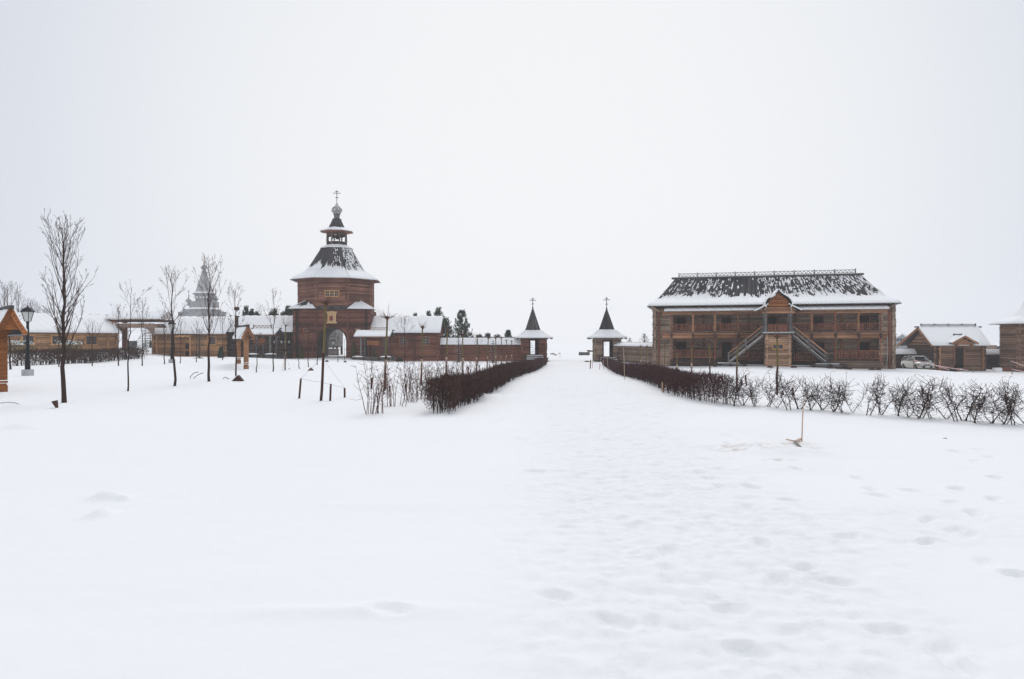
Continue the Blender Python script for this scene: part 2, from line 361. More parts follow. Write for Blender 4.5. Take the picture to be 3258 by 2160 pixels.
def log_wall(par, a, b, z0, z1, r, mat, openings=(), ext=.28, half=0, mats=None):
    """courses of round logs from a to b; openings: (s0, s1, z0, z1) or a function z -> [(s0, s1)]"""
    a = Vector((a[0], a[1], 0)); b = Vector((b[0], b[1], 0)); L = (b - a).length; d = (b - a) / L
    pitch = 1.8 * r; n = max(1, round((z1 - z0) / pitch)); pitch = (z1 - z0) / n; ch = MB()
    for i in range(n):
        z = z0 + (i + .5 + half * .5) * pitch
        if z > z1 + .6 * pitch: continue
        holes = openings(z) if callable(openings) else [(o[0], o[1]) for o in openings if o[2] < z < o[3]]
        iv = [(-ext, L + ext)]
        for h0, h1 in holes:
            nv = []
            for s0, s1 in iv:
                if h1 <= s0 or h0 >= s1: nv.append((s0, s1)); continue
                if h0 - s0 > .05: nv.append((s0, h0))
                if s1 - h1 > .05: nv.append((h1, s1))
            iv = nv
        for s0, s1 in iv:
            m = mats(z, s0) if mats else mat
            j0 = _lr.uniform(-.05, .03) if s0 == -ext else 0; j1 = _lr.uniform(-.03, .05) if s1 == L + ext else 0
            log(par, a + d * (s0 + j0) + Vector((0, 0, z)), a + d * (s1 + j1) + Vector((0, 0, z)), r * pitch / (1.8 * r) * .94, m)
            ch.beam(a + d * max(s0, .02) + Vector((0, 0, z)), a + d * min(s1, L - .02) + Vector((0, 0, z)), .07, pitch * 1.02)
    ch.obj('light_stop_chinking', M['dark'], par, kind='stuff')  # dark strips added in the log joints to deepen gaps and block leaking light
def log_ends(par, x, y, z0, z1, r, mat, out=.35, dirv=(0, -1), half=1, shift=None, name='log_ends'):
    m = MB(); pitch = 1.8 * r; n = max(1, round((z1 - z0) / pitch)); pitch = (z1 - z0) / n
    for i in range(n):
        z = z0 + (i + .5 + half * .5) * pitch; dx = shift(z) if shift else 0
        o_ = out * _lr.uniform(.85, 1.1)
        m.tube([(x + dx, y, z), (x + dx + dirv[0] * o_, y + dirv[1] * o_, z)], r * 1.02, 8)
    return m.obj(name, mat, par, kind='stuff')

_PC = {}
def plank(par, rows, tip, up, th, mat, name='plank'):
    """rows: [(L, R), ...] from eave to ridge; tip: pointed end below the eave"""
    o0 = Vector(rows[0][0]); u = up * th; vs = []
    for l, r in rows: vs += [Vector(l) - o0, Vector(r) - o0]
    vs.append(Vector(tip) - o0); n = len(vs); key = (mat.name, round(th, 3)) + tuple(round(c, 3) for v in vs for c in v)
    me = _PC.get(key)
    if me is None:
        V = [v + u for v in vs] + [v - u for v in vs]; F = []; k = len(rows)
        for i in range(k - 1): F += [(2*i, 2*i+1, 2*i+3, 2*i+2), (n+2*i+1, n+2*i, n+2*i+2, n+2*i+3), (2*i, 2*i+2, n+2*i+2, n+2*i), (2*i+3, 2*i+1, n+2*i+1, n+2*i+3)]
        F += [(0, n-1, 1), (n, n+1, 2*n-1), (n-1, 0, n, 2*n-1), (1, n-1, 2*n-1, n+1), (2*k-2, 2*k-1, n+2*k-1, n+2*k-2)]
        me = bpy.data.meshes.new(name); me.from_pydata(V, [], F); me.materials.append(mat); me.update(); _PC[key] = me
    o = bpy.data.objects.new(name, me); COL.objects.link(o); o.parent = par; o.location = o0; return o
def _st(st, cum, s, t):
    """point on the roof face at s across, t (0..1) up, and the slope normal"""
    T = t * cum[-1]; i = 0
    while i < len(cum) - 2 and T > cum[i + 1]: i += 1
    f = (T - cum[i]) / (cum[i + 1] - cum[i]) if cum[i + 1] > cum[i] else 0
    a = st[i][0].lerp(st[i][1], s); b = st[i + 1][0].lerp(st[i + 1][1], s)
    nn = (st[i][1] - st[i][0]).cross(b - a)
    if nn.length > 1e-9: nn.normalize()
    return a.lerp(b, f), nn
def roof_face(par, st, n, mat, tip=.13, snow=None, th=.02):
    st = [(Vector(a), Vector(b)) for a, b in st]; cum = [0]
    for i in range(len(st) - 1): cum.append(cum[-1] + ((st[i+1][0] + st[i+1][1]) / 2 - (st[i][0] + st[i][1]) / 2).length)
    c0 = (st[0][0] + st[0][1]) / 2; c1 = (st[1][0] + st[1][1]) / 2; up = (st[0][1] - st[0][0]).cross(c1 - c0).normalized(); dn = (c0 - c1).normalized()
    for i in range(n):
        g = .04; s0, s1 = (i + g) / n, (i + 1 - g) / n; off = up * (.025 if i % 2 else 0)
        rows = [(a.lerp(b, s0) + off, a.lerp(b, s1) + off) for a, b in st]
        plank(par, rows, st[0][0].lerp(st[0][1], (s0 + s1) / 2) + dn * tip + off, up, th, mat)
    if snow:
        rnd = random.Random(snow.get('seed', 1)); thick = snow.get('th', .11); t0 = snow.get('t0', .0); t1 = snow.get('t1', 1.0); jag = snow.get('jag', 0)
        m = MB(); cols = n * 4; ny = 9; b = 0; L = cum[-1]
        jj = []; j = 0
        for i in range(cols + 1):
            if i % 2 == 0: j = .72 * j + rnd.gauss(0, jag) + (rnd.random() < .25) * jag * rnd.uniform(0, 3.0)
            jj.append(j * rnd.uniform(.6, 1.2))
        for i in range(cols + 1):
            s = i / cols; ph = (i % 4) / 4; z = abs(ph - .5) * 2          # 0 under a plank's tip, 1 at its joint
            ta = t0 - (1 - z) * tip * .62 / L; tb = min(1.0, t1 + jj[i])
            for k in range(ny):
                f = k / (ny - 1); t = ta + (tb - ta) * f; tt = max(0, min(1, t)); p, nn = _st(st, cum, s, tt)
                if t < 0: p = p + dn * (-t * L)
                e = min(1, min(f, 1 - f if jag else 1 - f * .6) * 6); e = math.sqrt(max(0, min(1, e)))
                es = min(1, (min(s, 1 - s) * cols) / 2 + .25)
                m.v.append(tuple(p + nn * (.045 + thick * e * es * (1 + .25 * math.sin(i * .37 + k) * .5))))
        for i in range(cols):
            for k in range(ny - 1):
                a = i * ny + k; m.f.append((a, a + ny, a + ny + 1, a + 1)); m.mi.append(0)
        # skirt so that the snow has an underside edge
        b0 = len(m.v)
        for i in range(cols + 1):
            for k in (0, ny - 1):
                p = Vector(m.v[i * ny + k]); m.v.append(tuple(p - up * .07))
        for i in range(cols):
            m.f.append((b0 + 2*i, b0 + 2*i + 2, (i + 1) * ny, i * ny)); m.f.append((i * ny + ny - 1, (i + 1) * ny + ny - 1, b0 + 2*i + 3, b0 + 2*i + 1)); m.mi += [0, 0]
        m.obj('snow_cover', M['snow'], par, smooth=True)
def snow_streaks(par, st, n, N_, dens, seed, wd=.055, ln=.35, t0=.3):
    """narrow slabs of snow left in the joints between roof planks"""
    st = [(Vector(a), Vector(b)) for a, b in st]; cum = [0]
    for i in range(len(st) - 1): cum.append(cum[-1] + ((st[i+1][0] + st[i+1][1]) / 2 - (st[i][0] + st[i][1]) / 2).length)
    rnd = random.Random(seed); m = MB(); L = cum[-1]
    for _ in range(N_):
        i = rnd.randint(1, n - 1); s = (i + rnd.choice((0, 0, .5)) * rnd.random()) / n; t = rnd.uniform(t0, .97)
        if rnd.random() > dens(s, t): continue
        l = ln * rnd.expovariate(1) + .08; l = min(l, 1.6); tb = min(.985, t + l / L); pa, nn = _st(st, cum, s, t); pb, _n = _st(st, cum, s, tb)
        ac = (st[0][1] - st[0][0]).normalized() * wd * rnd.uniform(.5, 1.5); u = nn * .075; k = rnd.uniform(.3, .8)
        P = [pa, pa.lerp(pb, .25) + ac * rnd.uniform(.7, 1.2), pa.lerp(pb, k) + ac * rnd.uniform(.4, 1.3), pb, pa.lerp(pb, k) - ac * rnd.uniform(.4, 1.3), pa.lerp(pb, .2) - ac * rnd.uniform(.7, 1.2)]
        m.add([p + u for p in P] + [p for p in P], [(0, 1, 2, 3, 4, 5)] + [(j, j + 6, (j + 1) % 6 + 6, (j + 1) % 6) for j in range(6)])
    return m.obj('snow_streaks', M['snow'], par, kind='stuff')
def cresting(par, a, b, h, n, mat):
    """carved fretwork fence on a ridge: posts with crossing bars between"""
    a = Vector(a); b = Vector(b); m = MB(); d = (b - a) / n; up = Vector((0, 0, 1))
    for i in range(n + 1):
        p = a + d * i; m.beam(p, p + up * h * 1.25, .09, .09)
    m.beam(a + up * .08, b + up * .08, .05, .05); m.beam(a + up * h * .95, b + up * h * .95, .05, .05)
    sub = max(2, round(d.length / (h * 1.1)))
    for i in range(n):
        for k in range(sub):
            p = a + d * (i + k / sub); q = a + d * (i + (k + 1) / sub)
            m.beam(p + up * .1, (p + q) / 2 + up * h * .92, .04, .05); m.beam((p + q) / 2 + up * h * .92, q + up * .1, .04, .05)
    return m.obj('ridge_cresting', mat, par)
def window(par, x, y, z, w_, h, frame, pane, nx=2, nz=2, fw=.09, extra=None):
    m = MB(); t = .1
    for sx in (-1, 1): m.box((x + sx * (w_ / 2 + fw / 2), y, z), (fw, t, h + 2 * fw))
    for sz in (-1, 1): m.box((x, y, z + sz * (h / 2 + fw / 2)), (w_, t, fw))
    fr = m.obj('window_frame', frame, par)
    MB().box((x, y + .05, z), (w_, .02, h)).obj('pane', pane, fr)
    if nx > 1 or nz > 1:
        g = MB()
        for i in range(1, nx): g.box((x - w_ / 2 + w_ * i / nx, y + .02, z), (.04, .04, h))
        for i in range(1, nz): g.box((x, y + .015, z - h / 2 + h * i / nz), (w_, .03, .035))
        g.obj('glazing_bar', extra or frame, fr)
    return fr
def door(par, x, y, z0, w_, h, frame, leaf, fw=.12):
    m = MB()
    for sx in (-1, 1): m.box((x + sx * (w_ / 2 + fw / 2), y, z0 + h / 2), (fw, .14, h + fw))
    m.box((x, y, z0 + h + fw / 2), (w_, .14, fw))
    m.obj('door_frame', frame, par)
    d = MB().box((x, y + .06, z0 + h / 2), (w_, .05, h)).obj('door', leaf, par)
    MB().box((x + w_ * .38, y + .02, z0 + h * .48), (.05, .05, .16)).obj('handle', M['greywood'], d)
def shutter(par, x, y, z0, z1, w_, frame, leaf, fw=.1):
    h = z1 - z0; m = MB()
    for sx in (-1, 1): m.box((x + sx * (w_ / 2 + fw / 2), y, z0 + h / 2), (fw, .12, h))
    for zz in (z0 - fw / 2, z1 + fw / 2): m.box((x, y, zz), (w_ + 2 * fw, .12, fw))
    f = m.obj('window_frame', frame, par); MB().box((x, y + .05, z0 + h / 2), (w_, .04, h)).obj('shutter', leaf, f)
def gable(par, x, y0, y1, z0, z1, mat, r=.12):
    """triangle of logs in the plane x between y0 and y1"""
    n = max(1, round((z1 - z0) / (1.8 * r)))
    for i in range(n):
        z = z0 + (i + .5) * (z1 - z0) / n; f = (z - z0) / (z1 - z0) * .5; L = y1 - y0
        log(par, (x, y0 + L * f, z), (x, y1 - L * f, z), r, mat)
def cross(par, x, y, z0, h, wid, mat, t=.07):
    m = MB().box((x, y, z0 + h / 2), (t, t, h)).box((x, y, z0 + h * .74), (wid, t * .8, t)).box((x, y, z0 + h * .9), (wid * .42, t * .8, t))
    m.beam((x - wid * .2, y, z0 + h * .33), (x + wid * .2, y, z0 + h * .25 + .14), t * .8, t)
    return m.obj('cross', mat, par)
def octa(r_flat, z, ap=0):
    """corner points of a regular octagon with flat faces toward -y"""
    rr = r_flat / math.cos(math.pi / 8)
    return [Vector((rr * math.cos(math.pi / 8 + k * math.pi / 4), rr * math.sin(math.pi / 8 + k * math.pi / 4), z)) for k in range(8)]
FRONT = (3, 4, 5, 6, 7)      # faces k: from corner k to k+1; 5 looks at -y, 4 and 6 are the diagonals, 3 left, 7 right
V3 = Vector
# ------------------------------------------------------------------ the gate tower
def gate_tower():
    gz = -.42
    B = Bld('gate_tower', 'tall dark log gate tower with arched passage and octagonal upper storey', 'gate tower', -25.66, 100, gz, R(7)); e = B.e
    o = lambda z: z - gz
    AW, AH = 1.93, o(3.85)       # arch half width and crown height
    ax = .0
    def hole(z):
        if z > AH: return []
        sp = AH - AW * .95
        hw = AW if z < sp else AW * math.sqrt(max(0, 1 - ((z - sp) / (AH - sp)) ** 2))
        return [(5 + ax - hw, 5 + ax + hw)] if hw > .05 else []
    zt = o(6.45); r = .125
    def opn(z):
        h = hole(z)
        for c in (-3.52, 3.52):
            if abs(z - o(3.52)) < .28: h.append((5 + c - .58, 5 + c + .58))
        return h
    log_wall(e, (-5, -5), (5, -5), 0, zt, r, M['tower'], opn)
    log_wall(e, (5, -5), (5, 5), 0, zt, r, M['tower'], half=1)
    log_wall(e, (-5, 5), (-5, -5), 0, zt, r, M['tower'], half=1)
    log_wall(e, (5, 5), (-5, 5), 0, zt, r, M['tower'], hole)
    for c in (-2.15, 2.15):
        log_ends(e, c, -4.95, 0, zt, r, M['tower'], .38, shift=lambda z, c=c: math.copysign(.5 * max(0, min(1, (o(2.6) - z) / 2.2)), c) if z < o(2.6) else 0)
    for c in (-5, 5): log_ends(e, c * .93, -5, 0, zt, r, M['dark'], .3)
    # passage lining
    m = MB(); n = 14; sp = AH - AW * .95; arc = [(-AW, 0), (-AW, sp)] + [(-AW * math.cos(math.pi * i / n), sp + (AH - sp) * math.sin(math.pi * i / n)) for i in range(1, n)] + [(AW, sp), (AW, 0)]
    for (x0, z0), (x1, z1) in zip(arc, arc[1:]):
        L = math.hypot(x1 - x0, z1 - z0); nx, nz = (z1 - z0) / L, -(x1 - x0) / L
        m.prism([(x0, z0), (x1, z1), (x1 - nx * .12, z1 - nz * .12), (x0 - nx * .12, z0 - nz * .12)], -5.12, 5.12)
    m.obj('passage_lining', M['dark'], e)
    m = MB().box((0, 0, .02), (AW * 2, 9.6, .06)); m.obj('passage_floor', M['snow'], e)
    # small windows either side of the icon
    for c in (-3.52, 3.52):
        window(e, c, -5.1, o(3.52), .62, .26, M['frame2'], M['glass'] if c < 0 else M['white'], 1, 1, .13)
    # the icon board: gilded frame with a small painted panel
    fx = 0; iz0, iz1 = o(2.2 + 5 * .0437 + 1.95), o(6.0)
    iz0, iz1 = o(4.42), o(6.05)
    f = MB(); f.box((fx, -5.2, (iz0 + iz1) / 2), (.98, .08, iz1 - iz0 - .3))
    f.box((fx, -5.24, iz0 + .12), (1.42, .14, .2)); f.box((fx, -5.24, iz1 - .16), (1.35, .14, .16)); f.box((fx, -5.24, iz1 - .02), (1.5, .12, .1)); f.box((fx, -5.23, iz1 + .07), (.5, .1, .1))
    f.box((fx - .5, -5.25, (iz0 + iz1) / 2), (.15, .12, 1.3)); f.box((fx + .5, -5.25, (iz0 + iz1) / 2), (.15, .12, 1.3))
    fr = f.obj('icon_frame', M['gold'], e); fr['label'] = 'gilded carved icon frame above the passage'
    zc = (iz0 + iz1) / 2
    MB().lathe([(.17, 0), (.17, .02)], 14, (fx, -5.27, zc + .2)).obj('halo', M['gold'], fr)
    MB().box((fx - .24, -5.255, zc - .1), (.22, .02, .6)).obj('painted_figure', M['red'], fr)
    MB().box((fx + .22, -5.255, zc - .1), (.22, .02, .55)).obj('painted_figure', M['pink'], fr)
    MB().box((fx, -5.255, zc - .08), (.2, .02, .75)).obj('painted_figure', M['post'], fr)
    # low roofs over the four corners of the square storey
    ze = o(6.5)
    for sx, sy in ((-1, -1), (1, -1)):
        C = V3((sx * 5.75, sy * 5.75, ze - .05)); V1 = V3((sx * 2.15, sy * 5.65, ze)); V2 = V3((sx * 5.65, sy * 2.15, ze)); Mi = V3((sx * 3.45, sy * 3.45, o(7.75)))
        a, b = (C, V1) if sx < 0 else (V1, C)
        roof_face(e, [(a, b), (Mi - V3((.03, 0, 0)), Mi + V3((.03, 0, 0)))], 14, M['roof'], snow=dict(t0=.0, t1=.8 if sx > 0 else .35, th=.1, jag=.02 if sx > 0 else .07, seed=3 + sx))
        a, b = (V2, C) if sx < 0 else (C, V2)
        roof_face(e, [(a, b), (Mi, Mi)], 14, M['roof'], snow=dict(t0=.0, t1=.9, th=.1, seed=8))
    roof_face(e, [(V3((-2.2, -5.6, ze - .05)), V3((2.2, -5.6, ze - .05))), (V3((-2.2, -4.98, ze + .42)), V3((2.2, -4.98, ze + .42)))], 18, M['roof'])
    MB().box((0, 0, zt + .02), (9.6, 9.6, .1)).obj('ceiling', M['dark'], e)
    # octagon
    z0, z1 = zt, o(10.95); A = octa(5.0, 0)
    for k in range(8):
        a, b = A[k], A[(k + 1) % 8]
        ops = ()
        if k == 5: ops = [(2.07 - .98, 2.07 + .98, o(8.2), o(8.98))]
        log_wall(e, a, b, z0, z1, r, M['octa'], ops, ext=.22, half=k % 2)
    # triple window
    wz = o(8.59)
    f = MB(); W_ = 1.86
    for zz in (-.4, .4): f.box((0, -5.13, wz + zz), (W_, .12, .1))
    for xx in (-.93, -.31, .31, .93): f.box((xx, -5.13, wz), (.1 if abs(xx) > .5 else .14, .12, .8))
    wf = f.obj('window_frame', M['frame'], e)
    for xx in (-.62, 0, .62):
        MB().box((xx, -5.05, wz), (.5, .03, .72)).obj('pane', M['glass'], wf); MB().box((xx, -5.08, wz), (.5, .03, .04)).box((xx, -5.08, wz), (.035, .035, .7)).obj('glazing_bar', M['frame'], wf)
    MB().box((0, -5.1, wz + .5), (2.15, .14, .09)).box((0, -5.1, wz - .5), (2.15, .14, .09)).box((-1.03, -5.1, wz), (.09, .14, .95)).box((1.03, -5.1, wz), (.09, .14, .95)).obj('window_surround', M['frame2'], e)
    # flared tent roof
    E_, Bk, T_ = octa(6.05, o(10.75)), octa(4.05, o(11.95)), octa(2.0, o(15.55))
    m = MB(); c2 = octa(5.0, o(11.25))
    for k in range(8): m.quad(E_[k], E_[(k+1) % 8], c2[(k+1) % 8], c2[k])
    m.obj('soffit', M['brown'], e)
    for k in FRONT:
        q = (k + 1) % 8
        roof_face(e, [(E_[k], E_[q]), (Bk[k], Bk[q]), (T_[k], T_[q])], 20, M['roof'], tip=.16,
                  snow=dict(t0=.0, t1={4: .48, 5: .43, 6: .40}.get(k, .45), th=.13, jag=.03, seed=k))
        if k in (5, 6, 7): snow_streaks(e, [(E_[k], E_[q]), (Bk[k], Bk[q]), (T_[k], T_[q])], 20, 230 if k > 5 else 70, (lambda s, t: 1) if k > 5 else (lambda s, t: 1 if .45 < s < .9 else .08), k, .06, .16 if k > 5 else .25, .4)
        mm = MB().beam(Bk[k], T_[k], .1, .1).beam(E_[k], Bk[k], .08, .08); mm.obj('hip_board', M['roof'], e)
    m = MB()
    for k in (0, 1, 2): q = k + 1; m.quad(E_[k], E_[q], Bk[q], Bk[k]); m.quad(Bk[k], Bk[q], T_[q], T_[k])
    m.obj('roof_back', M['roof'], e)
    # skirt under the lantern, the lantern itself
    a, b = octa(2.2, o(15.45)), octa(1.3, o(15.95))
    for k in range(8): roof_face(e, [(a[k], a[(k+1) % 8]), (b[k], b[(k+1) % 8])], 5, M['roof'], tip=.1, snow=dict(th=.05, t1=1))
    m = MB(); a = octa(1.32, 0)
    for k in range(8):
        p, q = a[k], a[(k+1) % 8]
        for zz in (15.95, 16.15, 16.35): m.tube([p + V3((0, 0, o(zz))), q + V3((0, 0, o(zz)))], .1, 6)
    m.obj('parapet', M['dark'], e)
    for k in range(8):
        p = a[k]; MB().lathe([(.09, o(15.9)), (.09, o(16.5)), (.13, o(16.6)), (.13, o(16.75)), (.08, o(16.85)), (.12, o(17.1)), (.08, o(17.2)), (.09, o(17.6))], 8, (p.x, p.y, 0)).obj('lantern_post', M['greywood'], e)
    m = MB()
    for k in range(8):
        p, q = a[k], a[(k+1) % 8]; mid = (p + q) / 2
        m.beam(p + V3((0, 0, o(17.55))), q + V3((0, 0, o(17.55))), .14, .3); m.beam(p + V3((0, 0, o(17.3))), mid + V3((0, 0, o(17.45))), .08, .14); m.beam(q + V3((0, 0, o(17.3))), mid + V3((0, 0, o(17.45))), .08, .14)
    m.obj('lantern_arches', M['dark'], e)
    bell = MB().lathe([(.34, 0), (.3, .06), (.2, .3), (.13, .42), (.03, .46)], 12, (.1, 0, o(16.9))); bell.obj('bell', M['iron'], e)
    MB().lathe([(.2, 0), (.17, .05), (.1, .22), (.02, .28)], 10, (-.6, -.4, o(16.95))).obj('bell', M['iron'], e)
    MB().lathe([(1.25, 0), (1.25, .04)], 8, (0, 0, o(15.98)), math.pi / 8).obj('lantern_floor', M['dark'], e)
    a, b, c = octa(2.2, o(17.95)), octa(1.12, o(18.45)), octa(.52, o(19.85))
    m = MB(); d_ = octa(1.3, o(17.75))
    for k in range(8): m.quad(a[k], a[(k+1) % 8], d_[(k+1) % 8], d_[k])
    m.obj('lantern_soffit', M['brown'], e)
    for k in range(8): roof_face(e, [(a[k], a[(k+1) % 8]), (b[k], b[(k+1) % 8]), (c[k], c[(k+1) % 8])], 6, M['roof'], tip=.12, snow=dict(th=.07, t0=0, t1=.42, jag=.02, seed=k + 20))
    MB().lathe([(.72, 0), (.5, .1), (.42, .12), (.42, .62), (.55, .66), (.55, .72), (.4, .78)], 8, (0, 0, o(19.8)), math.pi / 8).obj('neck', M['greywood'], e)
    MB().lathe([(.38, 0), (.62, .18), (.77, .42), (.8, .6), (.7, .85), (.45, 1.08), (.22, 1.28), (.1, 1.6), (.05, 1.95)], 14, (0, 0, o(20.55))).obj('onion_dome', M['shake'], e, smooth=True)
    cross(e, 0, 0, o(22.45), 1.6, 1.05, M['iron'], .08)
gate_tower()

# ------------------------------------------------------------------ long low log houses and walls
def low_house(name, label, x0, x1, yf, depth, ze, zr, mat, wins=(), strips=(), zb=None, n=None, rover=.45, cat='log house', crest=None, snowt=1.0, doorat=None, rz=0):
    gz = zb if zb is not None else G((x0 + x1) / 2, yf) - .05
    B = Bld(name, label, cat, x0, yf, gz, rz); e = B.e; W_ = x1 - x0; o = lambda z: z - gz; r = .125; zt = o(ze) + .12
    ops = [(wx - x0 - w_ / 2 - .1, wx - x0 + w_ / 2 + .1, o(wz) - h / 2 - .1, o(wz) + h / 2 + .1) for wx, wz, w_, h in wins]
    if doorat: ops.append((doorat[0] - x0 - doorat[1] / 2 - .1, doorat[0] - x0 + doorat[1] / 2 + .1, 0, doorat[2] + .1))
    log_wall(e, (0, 0), (W_, 0), 0, zt, r, mat, ops)
    log_wall(e, (W_, 0), (W_, depth), 0, zt, r, mat, half=1); log_wall(e, (0, depth), (0, 0), 0, zt, r, mat, half=1)
    gable(e, W_, 0, depth, zt, o(zr) - .1, mat); gable(e, 0, 0, depth, zt, o(zr) - .1, mat)
    MB().box((W_ / 2, depth / 2, zt - .05), (W_, depth, .08)).obj('ceiling', M['dark'], e)
    MB().box((W_ / 2, depth, zt / 2), (W_, .2, zt)).obj('back_wall', mat, e)
    for s in strips: log_ends(e, s - x0, .05, 0, zt, r, M['endtan'] if mat is M['tan'] else mat, .35)
    for wx, wz, w_, h in wins: window(e, wx - x0, -.12, o(wz), w_, h, M['endtan'] if mat is M['tan'] else M['frame2'], M['glass'], 2, 3, .2 if mat is M['tan'] else .12, extra=M['frame2'] if mat is M['tan'] else M['frame'])
    if doorat: door(e, doorat[0] - x0, -.1, 0, doorat[1], doorat[2], M['beam'], M['door'])
    n = n or round((W_ + 2 * rover) / .26)
    roof_face(e, [(V3((-rover, -.75, o(ze))), V3((W_ + rover, -.75, o(ze)))), (V3((-rover, depth / 2, o(zr))), V3((W_ + rover, depth / 2, o(zr))))], n, M['roof'], snow=dict(th=.16, t1=snowt, seed=int(abs(x0)) + 1))
    MB().quad((-rover, depth / 2, o(zr) - .02), (W_ + rover, depth / 2, o(zr) - .02), (W_ + rover, depth + .7, o(ze)), (-rover, depth + .7, o(ze))).quad((-rover, depth / 2, o(zr) + .1), (W_ + rover, depth / 2, o(zr) + .1), (W_ + rover, depth + .7, o(ze) + .12), (-rover, depth + .7, o(ze) + .12), 1).obj('back_roof', [M['roof'], M['snow']], e)
    MB().beam((-rover - .25, depth / 2, o(zr) + .1), (W_ + rover + .25, depth / 2, o(zr) + .1), .22, .16).obj('ridge_board', M['roof'], e)
    if crest: cresting(e, (crest[0] - x0, depth / 2, o(zr) + .16), (crest[1] - x0, depth / 2, o(zr) + .16), crest[2], crest[3], M['roof'])
    return B
Hw = low_house('log_house', 'red-brown log house with two framed windows, adjoining the right of the gate tower', X(1186, 96), X(1393, 96), 96, 6, 3.15, 5.45, M['brown'],
    wins=[(X(1284, 96), 1.95, .95, 1.0), (X(1354.5, 96), 2.0, .95, 1.08)], strips=[X(1320, 96)])
Hb = low_house('log_house', 'dark brown log house adjoining the left of the gate tower', X(716, 95), X(930, 95), 95.5, 6, 3.25, 5.5, M['dark'], wins=[(X(820, 95), 1.9, .8, .8)], strips=[X(718, 95)])
Ha = low_house('log_house', 'light tan log house with small dark doorway, left of the chimney', X(490, 94.5), X(714, 94.5), 94.5, 7, 2.98, 5.36, M['tan'], wins=[(X(676, 94.5), 2.05, .9, 1.0)], strips=[X(502, 94.5)],
    doorat=(X(599, 94.5), .7, 2.0))
class _F: pass
_f = _F(); _f.o = V3((X(8, 79), 79, .6)); _e = V3((X(368, 90), 90, .6)); _f.rz = math.atan2(_e.y - _f.o.y, _e.x - _f.o.x); _u = lambda px: _f.o.x + Bld.P(_f, px, 1080, 0).x
Hc = low_house('log_house', 'tan log house with three framed windows behind the far left hedge', _f.o.x, _f.o.x + (_e - _f.o).length, 79, 6, 3.05, 5.35, M['tan'],
    wins=[(_u(88), 2.15, 1.1, .95), (_u(181), 2.15, 1.15, .95), (_u(289), 2.1, 1.25, 1.0)], strips=[_u(233), _u(341)], zb=.6, rz=_f.rz, n=58)
# small porch with rail in front of the tan house
e = Ha.e; px0 = X(566, 94.5) - X(490, 94.5); pw = X(622, 94.5) - X(566, 94.5)
zz = 2.55 - Ha.o.z
for i in range(8):
    plank(e, [(V3((px0 + pw * i / 8 + .01, -1.5, zz)), V3((px0 + pw * (i + 1) / 8 - .01, -1.5, zz))), (V3((px0 + pw * i / 8 + .01, -.2, zz + .45)), V3((px0 + pw * (i + 1) / 8 - .01, -.2, zz + .45)))], (px0 + pw * (i + .5) / 8, -1.62, zz - .04), V3((0, -.3, .95)), .025, M['tan'], 'porch_plank')
for xx in (px0 + .1, px0 + pw - .1): MB().box((xx, -1.35, zz / 2), (.14, .14, zz)).obj('porch_post', M['tan'], e)
MB().box((px0 + pw * .62, -1.35, 1.05), (1.4, .06, .2)).box((px0 + pw * .3, -1.35, .25), (2.0, .07, .35)).obj('porch_rail', M['orange'], e)
MB().beam((px0 + pw * .65, -1.7, .9), (px0 + pw * .35, -1.9, .05), .15, .04).obj('ramp_board', M['greywood'], e)
# chimney
c = Bld('chimney_stack', 'tall brown metal chimney rising behind the eave between tan and dark houses', 'chimney', X(753, 94.6), 94.6, G(X(753, 94.6), 94.6)); e = c.e; o = lambda z: z - c.o.z
MB().lathe([(.24, 0), (.24, o(2.2 + 75 * .0436))], 10).obj('pipe', M['post'], e)
MB().lathe([(.34, 0), (.36, .1), (.36, .42), (.28, .45)], 10, (0, 0, o(6.25))).obj('cap', M['post'], e)
MB().lathe([(.4, 0), (.4, .15)], 10, (0, 0, o(4.0))).obj('collar', M['iron'], e)

# the covered timber gateway between the two tan houses
def covered_gateway():
    gz = .75; x0 = X(342, 91); x1 = X(520, 91); W_ = x1 - x0
    B = Bld('covered_gateway', 'open timber gateway with snowy plank roof bridging the two tan log houses', 'gateway', x0, 91, gz); e = B.e; o = lambda z: z - gz
    roof_face(e, [(V3((0, -.6, o(4.95))), V3((W_, -.6, o(4.95)))), (V3((0, 1.4, o(5.95))), V3((W_, 1.4, o(5.95))))], 28, M['tan'], snow=dict(th=.16, seed=5))
    MB().quad((0, 1.4, o(5.95)), (W_, 1.4, o(5.95)), (W_, 3.2, o(4.95)), (0, 3.2, o(4.95))).obj('back_roof', M['snow'], e)
    for xx in (.95,):
        for yy in (0, 2.4):
            MB().box((xx, yy, o(4.7) / 2), (.5, .5, o(4.7))).obj('gate_post', M['rail'] if xx < 2 else M['beam'], e)
    for yy in (0, 2.4):
        log(e, (-.3, yy, o(4.72)), (W_ + .2, yy, o(4.72)), .16, M['dark']); log(e, (.1, yy, o(3.95)), (W_ - .9, yy, o(3.95)), .17, M['grey'])
        log(e, (.4, yy - .05, o(4.2)), (W_ - 1.1, yy - .05, o(4.2)), .13, M['grey'])
    MB().box((W_ / 2 - .5, -.12, o(4.36)), (W_ - 1.8, .3, .09)).obj('snow_cover', M['snow'], e)
    for xx, s in ((1.2, 1), (W_ - 1.2, -1)):
        m = MB(); m.prism([(xx, o(3.9)), (xx + s * 1.5, o(3.9)), (xx + s * .9, o(3.55)), (xx + s * .3, o(2.95)), (xx, o(2.7))], -.08, .08); m.obj('bracket', M['grey'], e)
covered_gateway()

